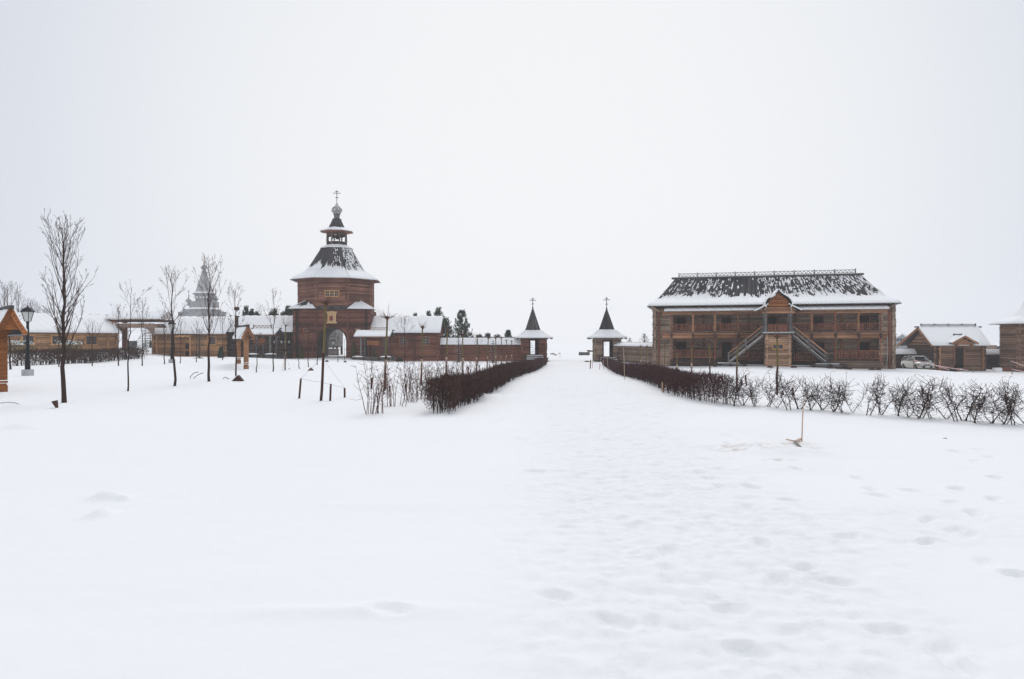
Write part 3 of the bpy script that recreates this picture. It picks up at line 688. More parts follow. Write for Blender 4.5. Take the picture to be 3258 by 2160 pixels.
def capped_wall(label, x0, y0, x1, y1, zr, ze, zb, mat, n=None, gut=False):
    L = math.hypot(x1 - x0, y1 - y0); rz = math.atan2(y1 - y0, x1 - x0)
    B = Bld('log_wall', label, 'log wall', x0, y0, zb, rz); e = B.e; o = lambda z: z - zb
    log_wall(e, (0, 0), (L, 0), 0, o(ze) + .15, .125, mat, ext=.02)
    n = n or round(L / .26)
    roof_face(e, [(V3((0, -.6, o(ze))), V3((L, -.6, o(ze)))), (V3((0, .05, o(zr))), V3((L, .05, o(zr))))], n, M['roof'], snow=dict(th=.13, t1=.93, seed=int(L)))
    MB().quad((0, .05, o(zr)), (L, .05, o(zr)), (L, .7, o(ze)), (0, .7, o(ze))).obj('back_roof', M['snow'], e)
    MB().beam((0, .05, o(zr) + .1), (L, .05, o(zr) + .1), .14, .1).obj('ridge_board', M['roof'], e)
    return B
capped_wall('long red-brown log wall with snow cap between the gate-tower house and the left pavilion', X(1402, 97), 97, X(1661, 95.5), 95.5, 2.42, 1.5, -.9, M['brown'])
capped_wall('short grey-brown log wall with snow cap between the right pavilion and the big gallery house', X(1966, 91.5), 91.5, X(2090, 82), 82, 2.2 - 12 * .04, 1.35, -1.0, M['grey'])
capped_wall('grey log wall with snow cap behind the parked car', X(2838, 84.5), 84.5, X(2962, 84.5), 84.5, 1.0, .42, -1.45, M['dark'])
capped_wall('grey log wall with snow cap between the small cottage and the far right tower', X(3128, 84.5), 84.5, X(3245, 82), 82, .95, .38, -1.6, M['dark'])

# ------------------------------------------------------------------ the two little gate pavilions
def pavilion(label, pxc, d, zb, ze, zs, za, zc, mat, rz, ow=1.02, oz=(None, None), wallhw=1.62):
    cx = X(pxc, d); B = Bld('gate_pavilion', label, 'pavilion', cx, d, zb, rz); e = B.e; o = lambda z: z - zb; r = .115; h = wallhw
    op = [(h - ow / 2 - .06, h + ow / 2 + .06, o(oz[0]), o(oz[1]))]; zt = o(ze) + .1
    for yy in (-h, h): log_wall(e, (-h, yy), (h, yy), 0, zt, r, mat, op, ext=.18)
    log_wall(e, (h, -h), (h, h), 0, zt, r, mat, half=1, ext=.18); log_wall(e, (-h, h), (-h, -h), 0, zt, r, mat, half=1, ext=.18)
    for yy in (-h - .12, h + .12):
        m = MB()
        for s in (-1, 1): m.box((s * (ow / 2 + .06), yy, (o(oz[0]) + o(oz[1])) / 2), (.14, .2, oz[1] - oz[0] + .2))
        m.box((0, yy, o(oz[1]) + .06), (ow + .26, .2, .14)); m.box((0, yy, o(oz[0]) - .05), (ow + .26, .2, .1)); m.obj('door_frame', M['door'], e)
    MB().box((0, 0, o(oz[0]) - .12), (h * 1.9, h * 1.9, .1)).obj('floor', M['dark'], e)
    q = 2.5; qs = 1.02; zE, zS = o(ze), o(zs)
    C = [V3((-q, -q, zE)), V3((q, -q, zE)), V3((q, q, zE)), V3((-q, q, zE))]; D = [V3((c.x * qs / q, c.y * qs / q, zS)) for c in C]; I = [V3((c.x * 1.75 / q, c.y * 1.75 / q, (zE + zS) / 2 - .12)) for c in C]
    for k in range(4): roof_face(e, [(C[k], C[(k+1) % 4]), (I[k], I[(k+1) % 4]), (D[k], D[(k+1) % 4])], 22, M['roof'], tip=.1, snow=dict(th=.1, seed=k + 3))
    ap = V3((0, 0, o(za)))
    for k in range(4):
        a, b = D[k] * .98, D[(k+1) % 4] * .98; a.z = b.z = zS - .05; p = ap + (a - V3((0, 0, a.z))) * .03; s = ap + (b - V3((0, 0, b.z))) * .03
        roof_face(e, [(a, b), (p, s)], 9, M['roof'], tip=.1)
    for c in C: MB().box((c.x * .93, c.y * .93, zE - .1), (.28, .28, .16)).obj('eave_bracket', M['roof'], e)
    MB().lathe([(.05, 0), (.11, .08), (.11, .18), (.05, .26)], 8, (0, 0, o(za) - .05)).obj('finial', M['iron'], e)
    cross(e, 0, 0, o(za) + .18, zc - za - .15, .92, M['iron'], .08)
    # snow-laden timber steps
    nst = 3; zf = o(oz[0])
    for i in range(nst):
        yy = -h - .35 - i * .35; zz = zf - .12 - i * .24
        MB().box((.1, yy, zz - .09), (2.3 + i * .12, .34, .16)).obj('step', M['dark'], e)
        m = MB(); m.box((.1, yy - .02, zz + .035), (2.2 + i * .12, .3, .07)); m.obj('snow_cover', M['snow'], e)
        for s in (-1, 1): MB().tube([(s * (1.2 + i * .06) + .1, yy - .2, zz - .02), (s * (1.2 + i * .06) + .1, yy + .25, zz - .02)], .11, 7).obj('step_log', M['dark'], e)
    return B
pavilion('left small gate pavilion with spire, at the far end of the dense left hedge', 1695, 95.5, -.95, 2.42, 3.4, 6.55, 8.0, M['brown'], R(4), oz=(.12, 2.05))
pavilion('right small gate pavilion with spire, beside the short grey-brown wall', 1930, 93, -.95, 2.42, 3.45, 6.35, 7.95, M['grey'], R(-3), ow=1.08, oz=(-.15, 1.95))

# ------------------------------------------------------------------ the big gallery house
def gallery_house():
    gz = -.98; rz = math.atan2(-6.5, 23.5)
    B = Bld('gallery_house', 'big two-storey grey-brown log house with galleries, central porch and twin outside stairs', 'log house', 16.35, 78, gz, rz); e = B.e; P = B.P
    o = lambda z: z - gz; L = 24.4; r = .125; D = 9.0; ux = lambda px, v=0: P(px, 1080, v).x
    gx0, gx1 = ux(2133), ux(2806); RC = 1.7      # gallery recess
    zt = o(5.75)
    log_wall(e, (0, 0), (gx0, 0), 0, zt, r, M['grey']); log_wall(e, (gx1, 0), (L, 0), 0, zt, r, M['grey'])
    wU = [(ux(2167, RC), 1.0), (ux(2311, RC), .95), (ux(2603, RC), 1.0), (ux(2749, RC), .98), ]
    zU0, zU1 = o(3.55), o(4.78); zL0, zL1 = o(.75), o(1.98)
    ops = [(x - w_ / 2 - .08, x + w_ / 2 + .08, zU0, zU1) for x, w_ in wU] + [(ux(2457, RC) - .5, ux(2457, RC) + .5, o(2.95), o(4.8))]
    wL = [wU[0], wU[3]]; dL = [(ux(2312, RC), 1.0), (ux(2605, RC), .95)]
    ops += [(x - w_ / 2 - .08, x + w_ / 2 + .08, zL0, zL1) for x, w_ in wL] + [(x - .55, x + .55, o(-.1), o(1.95)) for x, w_ in dL]
    op2 = [(a - gx0, b - gx0, c, d) for a, b, c, d in ops]
    log_wall(e, (gx0, RC), (gx1, RC), 0, zt, r, M['grey'], op2, ext=-.02)
    for xx in (gx0, gx1): log_wall(e, (xx, 0), (xx, RC), 0, zt, r, M['grey'], half=1, ext=.1)
    log_wall(e, (L, 0), (L, D), 0, zt, r, M['grey'], half=1); log_wall(e, (0, D), (0, 0), 0, zt, r, M['grey'], half=1)
    MB().box((L / 2, D, zt / 2), (L, .2, zt)).obj('back_wall', M['grey'], e)
    for px in (2097,): log_ends(e, ux(px), .05, 0, zt, r, M['rail'], .3)
    log_ends(e, ux(2829), .05, 0, zt, r, M['rail'], .3)
    for px in (2239, 2383, 2530, 2676):
        log_ends(e, ux(px, RC), RC + .05, o(.1), zt, r, M['rail'], .28)
    for x, w_ in wU: shutter(e, x, RC - .12, zU0 + .08, zU1 - .08, w_, M['rail'], M['door'])
    for x, w_ in wL: shutter(e, x, RC - .12, zL0 + .08, zL1 - .08, w_, M['rail'], M['door'])
    for x, w_ in dL: door(e, x, RC - .12, o(-.08), w_, 1.95, M['rail'], M['door'])
    door(e, ux(2457, RC), RC - .12, o(2.98), .9, 1.75, M['rail'], M['door'])
    # floor decks and the beams that carry them
    m = MB(); m.box(((gx0 + gx1) / 2, RC / 2, o(3.0)), (gx1 - gx0, RC, .1)); m.obj('gallery_floor', M['rail'], e)
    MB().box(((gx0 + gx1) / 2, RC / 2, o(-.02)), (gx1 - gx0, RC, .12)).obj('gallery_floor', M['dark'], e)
    def pieces(z, rr, mat, out=-.08, skip=True, xs=None):
        xs = xs or [gx0 - .9, ux(2205), ux(2275), ux(2349), ux(2425), None, ux(2516), ux(2582), ux(2657), ux(2731), gx1 + .5]
        for a, b in zip(xs, xs[1:]):
            if a is None or b is None: continue
            log(e, (a + .02, out, z), (b - .02, out, z), rr, mat, 'beam_log')
    pieces(o(2.86), .17, M['beam']); pieces(o(2.5), .2, M['beam'])
    pieces(o(5.12), .13, M['beam'], -.1); pieces(o(5.3), .1, M['beam'], -.15)
    MB().box(((gx0 + gx1) / 2 - .2, -.2, o(3.06)), (gx1 - gx0 + .6, .35, .05)).obj('deck_edge', M['greywood'], e)
    posts = [2137, 2205, 2275, 2349, 2516, 2582, 2657, 2731, 2801]
    def turned(xx, z0, z1, mat):
        h = z1 - z0; pr = [(.13, 0), (.13, h * .42), (.08, h * .44), (.08, h * .47), (.13, h * .5), (.13, h * .55), (.075, h * .6), (.075, h * .64), (.12, h * .68), (.12, h * .74), (.08, h * .79), (.13, h * .84), (.13, h)]
        MB().lathe(pr, 8, (xx, -.02, z0)).obj('gallery_post', mat, e)
    for px in posts:
        xx = ux(px); turned(xx, o(3.05), o(5.05), M['rail'] if px not in (2205, 2275, 2582, 2731) else M['beam'])
        if px not in (2349, 2516): turned(xx, o(-.6), o(2.35), M['rail'])
        MB().box((xx, -.22, o(2.62)), (.2, .5, .5)).obj('joist_end', M['dark'], e)
    bal = None
    def railing(px0, px1, z0, z1, v=-.02):
        nonlocal bal
        a, b = ux(px0) + .12, ux(px1) - .12
        MB().box(((a + b) / 2, v, z1), (b - a, .12, .1)).obj('handrail', M['rail'], e); MB().box(((a + b) / 2, v, z0), (b - a, .1, .1)).obj('bottom_rail', M['rail'], e)
        n = max(2, round((b - a) / .2)); h = z1 - z0
        if bal is None:
            bal = MB().lathe([(.05, 0), (.05, .15), (.075, .25), (.05, .36), (.04, .4), (.075, .55), (.05, .7), (.05, .8)], 6).mesh('baluster', M['rail'])
        for i in range(n):
            q = bpy.data.objects.new('baluster', bal); COL.objects.link(q); q.parent = e; q.location = (a + (i + .5) * (b - a) / n, v, z0); q.scale = (1.0, .7, h / .8)
    for a, b in zip(posts, posts[1:]):
        if a != 2349: railing(a, b, o(3.15), o(3.92))
    railing(2349, 2425, o(3.15), o(3.92))
    for a, b in ((2137, 2205), (2205, 2275), (2657, 2731), (2731, 2801)): railing(a, b, o(.2), o(1.0))
    for a, b in ((2340, 2425), (2520, 2600)): railing(a, b, o(-.05), o(.7))
    # plinth logs under the lower gallery
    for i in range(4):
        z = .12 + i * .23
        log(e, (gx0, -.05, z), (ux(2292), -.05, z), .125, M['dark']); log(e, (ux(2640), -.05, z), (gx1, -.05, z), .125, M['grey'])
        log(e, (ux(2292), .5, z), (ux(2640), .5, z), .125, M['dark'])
    # roofs
    ze, zbk, zr = o(6.0), o(6.72), o(9.42)
    f0, f1 = P(2062, 985, -1.0).x, P(2866, 960, -1.0).x
    E0, E1, E2, E3 = V3((f0, -1.0, ze)), V3((f1, -1.0, ze)), V3((f1, D + 1, ze)), V3((f0, D + 1, ze))
    b0, b1 = -.05 + .25, L - .3; fy = 1.5
    B0, B1, B2, B3 = V3((b0, fy, zbk)), V3((b1, fy, zbk)), V3((b1, D - fy, zbk)), V3((b0, D - fy, zbk))
    r0, r1 = P(2148, 884, D / 2).x, P(2738, 872, D / 2).x
    R0, R1 = V3((r0, D / 2, zr)), V3((r1, D / 2, zr))
    roof_face(e, [(E0, E1), (B0, B1), (R0, R1)], 124, M['roofh'], tip=.17, snow=dict(th=.18, t0=0, t1=.47, jag=.03, seed=12))
    snow_streaks(e, [(E0, E1), (B0, B1), (R0, R1)], 124, 1050, lambda s, t: (.5 if s < .33 else .08 if s < .46 else .9) * (1.15 - .45 * t), 5, .06, .36, .44)
    roof_face(e, [(E1, E2), (B1, B2), (R1, R1)], 40, M['roof'], tip=.17, snow=dict(th=.15, t1=.5, jag=.03, seed=2)); roof_face(e, [(E3, E0), (B3, B0), (R0, R0)], 40, M['roof'], tip=.17, snow=dict(th=.15, t1=.5, jag=.03, seed=7))
    MB().quad(E2, E3, B3, B2).quad(B2, B3, R0, R1).obj('back_roof', M['roof'], e)
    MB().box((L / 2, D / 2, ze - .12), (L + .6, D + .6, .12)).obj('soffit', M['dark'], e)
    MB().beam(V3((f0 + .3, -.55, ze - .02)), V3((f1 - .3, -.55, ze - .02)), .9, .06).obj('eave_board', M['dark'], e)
    for s, c in ((-1, E0), (1, E1)):
        m = MB()
        for i in range(4): m.tube([(c.x - s * (1.1 - i * .22), -.1 - i * .0, ze - .55 + i * .13), (c.x - s * (1.1 - i * .22), -.5 - i * .12, ze - .55 + i * .13)], .12, 7)
        m.obj('corner_bracket', M['grey'], e, kind='stuff')
    rl = P(2137, 883, D / 2).x; rr_ = P(2748, 870, D / 2).x
    MB().beam((rl, D / 2, zr + .1), (rr_, D / 2, zr + .1), .3, .22).obj('ridge_board', M['roof'], e)
    cresting(e, (P(2160, 880, D/2).x, D / 2, zr + .22), (P(2722, 868, D/2).x, D / 2, zr + .22), .42, 9, M['roof'])
    # lean-to roof over the gallery, in two runs left and right of the porch
    for a, b in ((2113, 2428), (2512, 2829)):
        xa, xb = ux(a, -.7), ux(b, -.7)
        roof_face(e, [(V3((xa, -.85, o(5.38))), V3((xb, -.85, o(5.38)))), (V3((xa, .25, o(5.72))), V3((xb, .25, o(5.72))))], round((xb - xa) / .2), M['roof'], tip=.12, snow=dict(th=.2, seed=a))
        log(e, (xa, .2, o(5.6)), (xb, .2, o(5.6)), .13, M['dark'])
    # central porch: a log box below, balcony above, ogee gable on top
    cx0, cx1 = ux(2440, -2.4), ux(2511, -2.4); bx0, bx1 = cx0, cx1; fyc = -2.4; zpt = o(2.75); cm = (cx0 + cx1) / 2
    wz = o(1.45)
    log_wall(e, (cx0, fyc), (cx1, fyc), 0, zpt, r, M['porch'], [(cm - cx0 - .55, cm - cx0 + .55, wz - .3, wz + .3)], ext=.2)
    log_wall(e, (cx1, fyc), (cx1, -.1), 0, zpt, r, M['porch'], half=1, ext=.2); log_wall(e, (cx0, -.1), (cx0, fyc), 0, zpt, r, M['porch'], half=1, ext=.2)
    window(e, cm, fyc - .12, wz, .95, .42, M['endtan'], M['glass'], 2, 1, .12)
    MB().box((cm, (fyc + .2) / 2, zpt + .1), (cx1 - cx0 + .9, -fyc + .8, .16)).obj('balcony_floor', M['greywood'], e)
    MB().box((cm, fyc - .25, zpt + .21), (cx1 - cx0 + .9, .3, .05)).obj('snow_cover', M['snow'], e)
    n = 12; a, b = cx0 + .1, cx1 - .1; z0 = zpt + .25
    MB().box(((a + b) / 2, fyc - .1, z0 + .8), (b - a, .1, .09)).obj('handrail', M['rail'], e)
    for i in range(n):
        q = bpy.data.objects.new('baluster', bal); COL.objects.link(q); q.parent = e; q.location = (a + (i + .5) * (b - a) / n, fyc - .1, z0); q.scale = (1.2, .7, 1)
    for xx, yy in ((cx0 - .12, fyc - .1), (cx1 + .12, fyc - .1), (cx0 - .12, -.3), (cx1 + .12, -.3)):
        h = o(5.0) - zpt - .2; pr = [(.15, 0), (.15, h * .38), (.09, h * .42), (.15, h * .48), (.09, h * .55), (.14, h * .62), (.14, h * .7), (.09, h * .76), (.15, h * .82), (.15, h)]
        MB().lathe(pr, 8, (xx, yy, zpt + .18)).obj('porch_post', M['greywood'], e)
    for i in range(3):
        z = o(5.08) + i * .23; log(e, (cx0 - .5, fyc - .1, z), (cx1 + .5, fyc - .1, z), .125, M['beam'])
        for xx in (cx0 - .15, cx1 + .15): log(e, (xx, fyc - .45, z + .11), (xx, .2, z + .11), .12, M['grey'])
    # wings of the porch roof
    for s, c in ((-1, cx0), (1, cx1)):
        a = V3((c + s * 1.15, fyc - .5, o(5.25))); b = V3((c + s * 1.15, 0, o(5.25))); c2 = V3((c - s * .1, 0, o(5.9))); d2 = V3((c - s * .1, fyc - .5, o(5.9)))
        m = MB(); up = V3((0, 0, .14)); m.add([a, b, c2, d2, a + up, b + up, c2 + up, d2 + up], [(0, 1, 2, 3), (4, 5, 6, 7)], 1); m.add([a, b, c2, d2, a + up, b + up, c2 + up, d2 + up], [(0, 3, 7, 4), (0, 1, 5, 4), (1, 2, 6, 5)], 0)
        m.obj('porch_roof_wing', [M['snow'], M['roof']], e)
    zo = o(5.75); hw = (cx1 - cx0) / 2 * 1.03
    prof = [(1.0, -.05), (1.12, .12), (1.14, .32), (1.02, .62), (.78, .9), (.48, 1.12), (.22, 1.32), (.08, 1.52), (0, 1.72)]
    prof = [(x, z * 1.02) for x, z in prof]
    pts = [(cm - x * hw, zo + z) for x, z in prof] + [(cm + x * hw, zo + z) for x, z in prof[::-1][1:]]
    MB().prism([(cm + (x - cm) * .84, zo + (z - zo) * .86) for x, z in pts], fyc - .22, fyc - .12).obj('gable_wall', M['orange'], e)
    for i in range(6):
        z = zo + .1 + i * .22; f = [1.0, 1.0, .93, .72, .45, .2][i] * .86; log(e, (cm - hw * f, fyc - .24, z), (cm + hw * f, fyc - .24, z), .11, M['orange'], 'gable_log')
    m = MB()
    for (xa, za), (xb, zb_) in zip(pts, pts[1:]):
        m.quad((xa, fyc - .75, za), (xb, fyc - .75, zb_), (xb, 1.2, zb_), (xa, 1.2, za)); 
        d = V3((xb - xa, 0, zb_ - za)).normalized(); nx, nz = -d.z * .12, d.x * .12
        m.add([(xa, fyc - .72, za), (xb, fyc - .72, zb_), (xb + nx, fyc - .72, zb_ + nz), (xa + nx, fyc - .72, za + nz), (xa + nx, 1.2, za + nz), (xb + nx, 1.2, zb_ + nz)], [(0, 1, 2, 3), (3, 2, 5, 4)], 1)
    m.obj('ogee_roof', [M['roof'], M['snow']], e)
    cm_ = (cm, fyc - .6)
    MB().lathe([(.08, 0), (.1, .1), (.03, .3)], 8, (cm_[0], cm_[1], zo + 1.75)).obj('finial', M['roof'], e)
    # stairs
    for s in (-1, 1):
        if s < 0: xt, xb = cx0 - .3, ux(2317, -1.6)
        else: xt, xb = cx1 + .3, ux(2630, -1.6)
        zt_, zb_ = o(2.78), o(-.25)
        for yy in (-2.1, -1.0): MB().beam((xt, yy, zt_ - .12), (xb, yy, zb_ - .12), .12, .22).obj('stair_stringer', M['greywood'], e)
        n = 15
        for i in range(n):
            f = (i + .5) / n; MB().box((xt + (xb - xt) * f, -1.55, zt_ + (zb_ - zt_) * f), (.3, 1.1, .05)).obj('stair_tread', M['greywood'], e)
        for yy in (-2.15, -.95):
            rr0 = (xt, yy, zt_ + .95); rr1 = (xb, yy, zb_ + .95)
            MB().beam(rr0, rr1, .1, .12).obj('handrail', M['beam'] if yy < -2 else M['greywood'], e); MB().beam((xt, yy, zt_ + .5), (xb, yy, zb_ + .5), .06, .09).obj('side_board', M['greywood'], e)
            for f in (0.02, .5, .99): MB().box((xt + (xb - xt) * f, yy, zt_ + (zb_ - zt_) * f + .45), (.13, .13, 1.15)).obj('rail_post', M['greywood'], e)
        m = MB().beam((xt, -2.12, zt_ + .02), (xb, -2.12, zb_ + .02), .1, .03); m.obj('snow_cover', M['snow'], e)
        # landing of heavy logs at the foot
        for i in range(2):
            z = .14 + i * .27; log(e, (xb - 1.0 * (s < 0) * -1 - (1.6 if s < 0 else 1.6), -2.6 + i * .1, z), (xb + 1.9, -2.6 + i * .1, z), .15, M['greywood'])
            for k in (-1.4, .2, 1.6): log(e, (xb + k, -3.1, z + .1), (xb + k, -.6, z + .1), .15, M['dark'])
        MB().box((xb, -1.7, .64), (2.2, 1.2, .06)).obj('snow_cover', M['snow'], e)
    log(e, (ux(2340, -1.6), -1.9, .2), (ux(2620, -1.6), -1.9, .2), .17, M['greywood']); MB().box((cm, -1.2, .42), (ux(2600) - ux(2350), .5, .05)).obj('snow_cover', M['snow'], e)
    # cable down the right corner
    MB().tube([(ux(2823, -.3), -.35, o(2.6)), (ux(2824, -.3), -.36, o(1)), (ux(2822, -.3), -.4, o(.2)), (ux(2819, -.3), -.5, .02)], .02, 4).obj('downlead_cable', M['conc'], e)
gallery_house()

# ------------------------------------------------------------------ small cottage right of the gallery house
def cottage():
    gz = -1.5; x0 = X(2981, 80); x1 = X(3128, 80); W_ = x1 - x0
    B = Bld('log_cottage', 'small grey-brown log cottage with dark door and little gable, right of the car', 'log cottage', x0, 80, gz); e = B.e; o = lambda z: z - gz; D = 5.6; r = .13
    dx = X(3049.5, 80) - x0; zt = o(1.5)
    log_wall(e, (0, 0), (W_, 0), 0, zt, r, M['warm'], [(dx - .56, dx + .56, 0, o(1.3))])
    log_wall(e, (0, D), (0, 0), 0, zt, r, M['dark'], half=1); log_wall(e, (W_, 0), (W_, D), 0, zt, r, M['dark'], half=1)
    for s in (.15, W_ - .15): log_ends(e, s, 0, 0, zt, r, M['beam'], .3)
    gable(e, -.02, 0, D, zt, o(3.35), M['warm'])
    MB().box((W_ / 2, D, zt / 2), (W_, .2, zt)).obj('back_wall', M['warm'], e)
    door(e, dx, -.12, o(-.75), 1.0, 2.0, M['beam'], M['door'], .15)
    rx0, rx1 = X(2914, 83) - x0, X(3113, 83) - x0; ex0 = X(2962, 79.3) - x0; ex1 = X(3150, 79.3) - x0
    roof_face(e, [(V3((ex0, -.8, o(1.5))), V3((ex1, -.8, o(1.5)))), (V3((rx0 + .15, D / 2, o(3.6))), V3((rx1 - .15, D / 2, o(3.6))))], 30, M['roof'], snow=dict(th=.18, seed=3))
    MB().quad((rx0 + .15, D / 2, o(3.6)), (rx1, D / 2, o(3.6)), (ex1, D + .8, o(1.4)), (ex0, D + .8, o(1.4))).obj('back_roof', M['roof'], e)
    MB().beam((ex0 + .05, -.85, o(1.42)), (rx0 + .1, D / 2, o(3.55)), .06, .26).beam((ex0 + .05, D + .85, o(1.35)), (rx0 + .1, D / 2, o(3.55)), .06, .26).obj('barge_board', M['beam'], e)
    MB().beam((rx0 - .25, D / 2, o(3.72)), (rx1 + .2, D / 2, o(3.72)), .24, .16).obj('ridge_board', M['roof'], e)
    cresting(e, (X(2927, 83) - x0, D / 2, o(3.78)), (X(3100, 83) - x0, D / 2, o(3.78)), .3, 4, M['roof'])
    # porch gable
    pw = 1.45; za, zl = o(2.55), o(1.72)
    for s in (-1, 1):
        a = V3((dx + s * (pw + .1), -1.2, zl - .02)); b = V3((dx, -1.2, za)); 
        MB().beam(a, b, .1, .2).obj('porch_barge_board', M['beam'], e)
        m = MB(); c = V3((0, 1.6, 0)); up = V3((0, 0, .16)); m.add([a, b, b + c, a + c], [(0, 1, 2, 3)], 0); m.add([a + up, b + up, b + c + up, a + c + up, a, b], [(0, 1, 2, 3), (0, 1, 5, 4)], 1); m.obj('porch_roof', [M['roof'], M['snow']], e)
    for i in range(3): z = zl - .05 + i * .23; f = 1 - i * .3; log(e, (dx - pw * .75 * f, -.9, z), (dx + pw * .75 * f, -.9, z), .11, M['beam'])
    for s in (-1, 1): log(e, (dx + s * .85, -1.2, zl - .15), (dx + s * .85, .2, zl - .15), .12, M['beam'])
    cresting(e, (dx - .75, -.3, za + .1), (dx + .15, -.3, za + .1), .2, 1, M['roof'])
cottage()

def corner_tower():
    gz = -1.6; B = Bld('corner_tower', 'log tower cut by the right edge, with broad snowy tent roof', 'tower', X(3364, 77), 79, gz, R(-4)); e = B.e; o = lambda z: z - gz
    A = octa(3.68, 0)
    for k in (3, 4, 5): log_wall(e, A[k], A[k + 1], 0, o(4.15), .15, M['warm'], half=k % 2, ext=.2)
    for k in (6, 7, 0, 1, 2): a, b = A[k], A[(k + 1) % 8]; MB().beam((a + b) / 2 * .98 + V3((0, 0, 0)) - (b - a) / 2 + V3((0, 0, o(4.15) / 2)), (a + b) / 2 * .98 + (b - a) / 2 + V3((0, 0, o(4.15) / 2)), .3, o(4.15)).obj('wall', M['warm'], e)
    E_, Bk, T_ = octa(4.8, o(4.0)), octa(2.35, o(4.95)), octa(.3, o(9.8))
    m = MB(); c2 = octa(3.68, o(4.2))
    for k in range(8): m.quad(E_[k], E_[(k+1) % 8], c2[(k+1) % 8], c2[k])
    m.obj('soffit', M['brown'], e)
    for k in (3, 4, 5, 6):
        roof_face(e, [(E_[k], E_[k+1]), (Bk[k], Bk[k+1]), (T_[k], T_[k+1])], 18, M['roof'], tip=.16, snow=dict(th=.14, t1=.97, jag=.01, seed=k))
        MB().beam(Bk[k], T_[k], .1, .1).obj('hip_board', M['roof'], e)
    m = MB()
    for k in (7, 0, 1, 2): q = (k + 1) % 8; m.quad(E_[k], E_[q], Bk[q], Bk[k]); m.quad(Bk[k], Bk[q], T_[q], T_[k])
    m.obj('roof_back', M['roof'], e)
corner_tower()

# ------------------------------------------------------------------ distant church and other far buildings
def church():
    d = 385; q = d / K; cx = X(650, d); gz = .5; B = Bld('wooden_church', 'tall tent-roofed wooden church fading in the fog behind the tan house', 'church', cx, d, gz); e = B.e
    z = lambda py: Z(py, d) - gz; w_ = lambda px: px * q
    sh, lg = M['silver'], M['silver']  # fog over the church is partly put into this pale wood colour
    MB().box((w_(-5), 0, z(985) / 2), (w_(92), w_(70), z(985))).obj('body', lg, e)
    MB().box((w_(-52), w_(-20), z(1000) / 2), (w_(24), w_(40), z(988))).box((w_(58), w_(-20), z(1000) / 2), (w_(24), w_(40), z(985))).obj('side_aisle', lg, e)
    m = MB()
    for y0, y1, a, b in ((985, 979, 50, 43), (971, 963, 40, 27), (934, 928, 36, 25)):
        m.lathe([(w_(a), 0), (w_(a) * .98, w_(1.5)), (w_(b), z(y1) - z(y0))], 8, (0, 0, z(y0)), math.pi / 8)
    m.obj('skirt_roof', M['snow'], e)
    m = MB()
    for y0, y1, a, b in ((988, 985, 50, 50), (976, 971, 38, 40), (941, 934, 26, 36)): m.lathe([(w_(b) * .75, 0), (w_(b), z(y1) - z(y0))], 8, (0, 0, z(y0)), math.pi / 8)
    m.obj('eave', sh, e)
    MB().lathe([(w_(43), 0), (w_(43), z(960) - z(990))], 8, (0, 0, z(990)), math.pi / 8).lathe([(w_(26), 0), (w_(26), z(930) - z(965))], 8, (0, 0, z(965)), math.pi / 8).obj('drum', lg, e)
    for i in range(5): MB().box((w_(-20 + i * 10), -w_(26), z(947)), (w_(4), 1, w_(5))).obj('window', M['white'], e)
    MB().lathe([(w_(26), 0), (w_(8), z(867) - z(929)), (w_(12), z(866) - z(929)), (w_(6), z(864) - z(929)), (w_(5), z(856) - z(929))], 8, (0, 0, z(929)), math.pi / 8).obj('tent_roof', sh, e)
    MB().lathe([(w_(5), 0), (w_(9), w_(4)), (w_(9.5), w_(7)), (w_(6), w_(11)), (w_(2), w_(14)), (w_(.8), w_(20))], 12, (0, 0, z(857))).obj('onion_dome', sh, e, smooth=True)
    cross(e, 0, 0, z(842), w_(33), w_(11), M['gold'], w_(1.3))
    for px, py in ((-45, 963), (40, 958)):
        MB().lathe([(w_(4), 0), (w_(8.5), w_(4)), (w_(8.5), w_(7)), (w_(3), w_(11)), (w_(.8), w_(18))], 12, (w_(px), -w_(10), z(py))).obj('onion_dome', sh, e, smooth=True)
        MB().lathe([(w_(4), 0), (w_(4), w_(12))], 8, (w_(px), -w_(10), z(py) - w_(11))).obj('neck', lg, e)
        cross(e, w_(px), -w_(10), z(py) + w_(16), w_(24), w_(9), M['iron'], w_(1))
church()
# snowy roof of a far house behind the left ridge
def far_roof(label, px0, px1, py0, py1, d, mat, name='far_house', dp=6):
    x0, x1 = X(px0, d), X(px1, d); gz = G((x0 + x1) / 2, d); ze = max(Z(py1, d) - gz, 1.2); zr = ze + (py1 - py0) * d / K
    B = Bld(name, label, 'house', x0, d, gz); e = B.e; W_ = x1 - x0
    MB().box((W_ / 2, dp / 2, ze / 2), (W_, dp, ze)).obj('wall', mat, e)
    m = MB(); m.add([(-.6, -.6, ze), (W_ + .6, -.6, ze), (W_ + .6, dp / 2, zr), (-.6, dp / 2, zr), (W_ + .6, dp + .6, ze), (-.6, dp + .6, ze)], [(0, 1, 2, 3), (3, 2, 4, 5), (0, 3, 5), (1, 4, 2)]); m.obj('roof', M['snow'], e)
    for i in range(max(2, int(W_ / 3))): MB().box((1.5 + i * 3, -.04, ze * .55), (1, .06, 1)).obj('window', M['glass'], e)
    return B
gh = X(2843, 170)
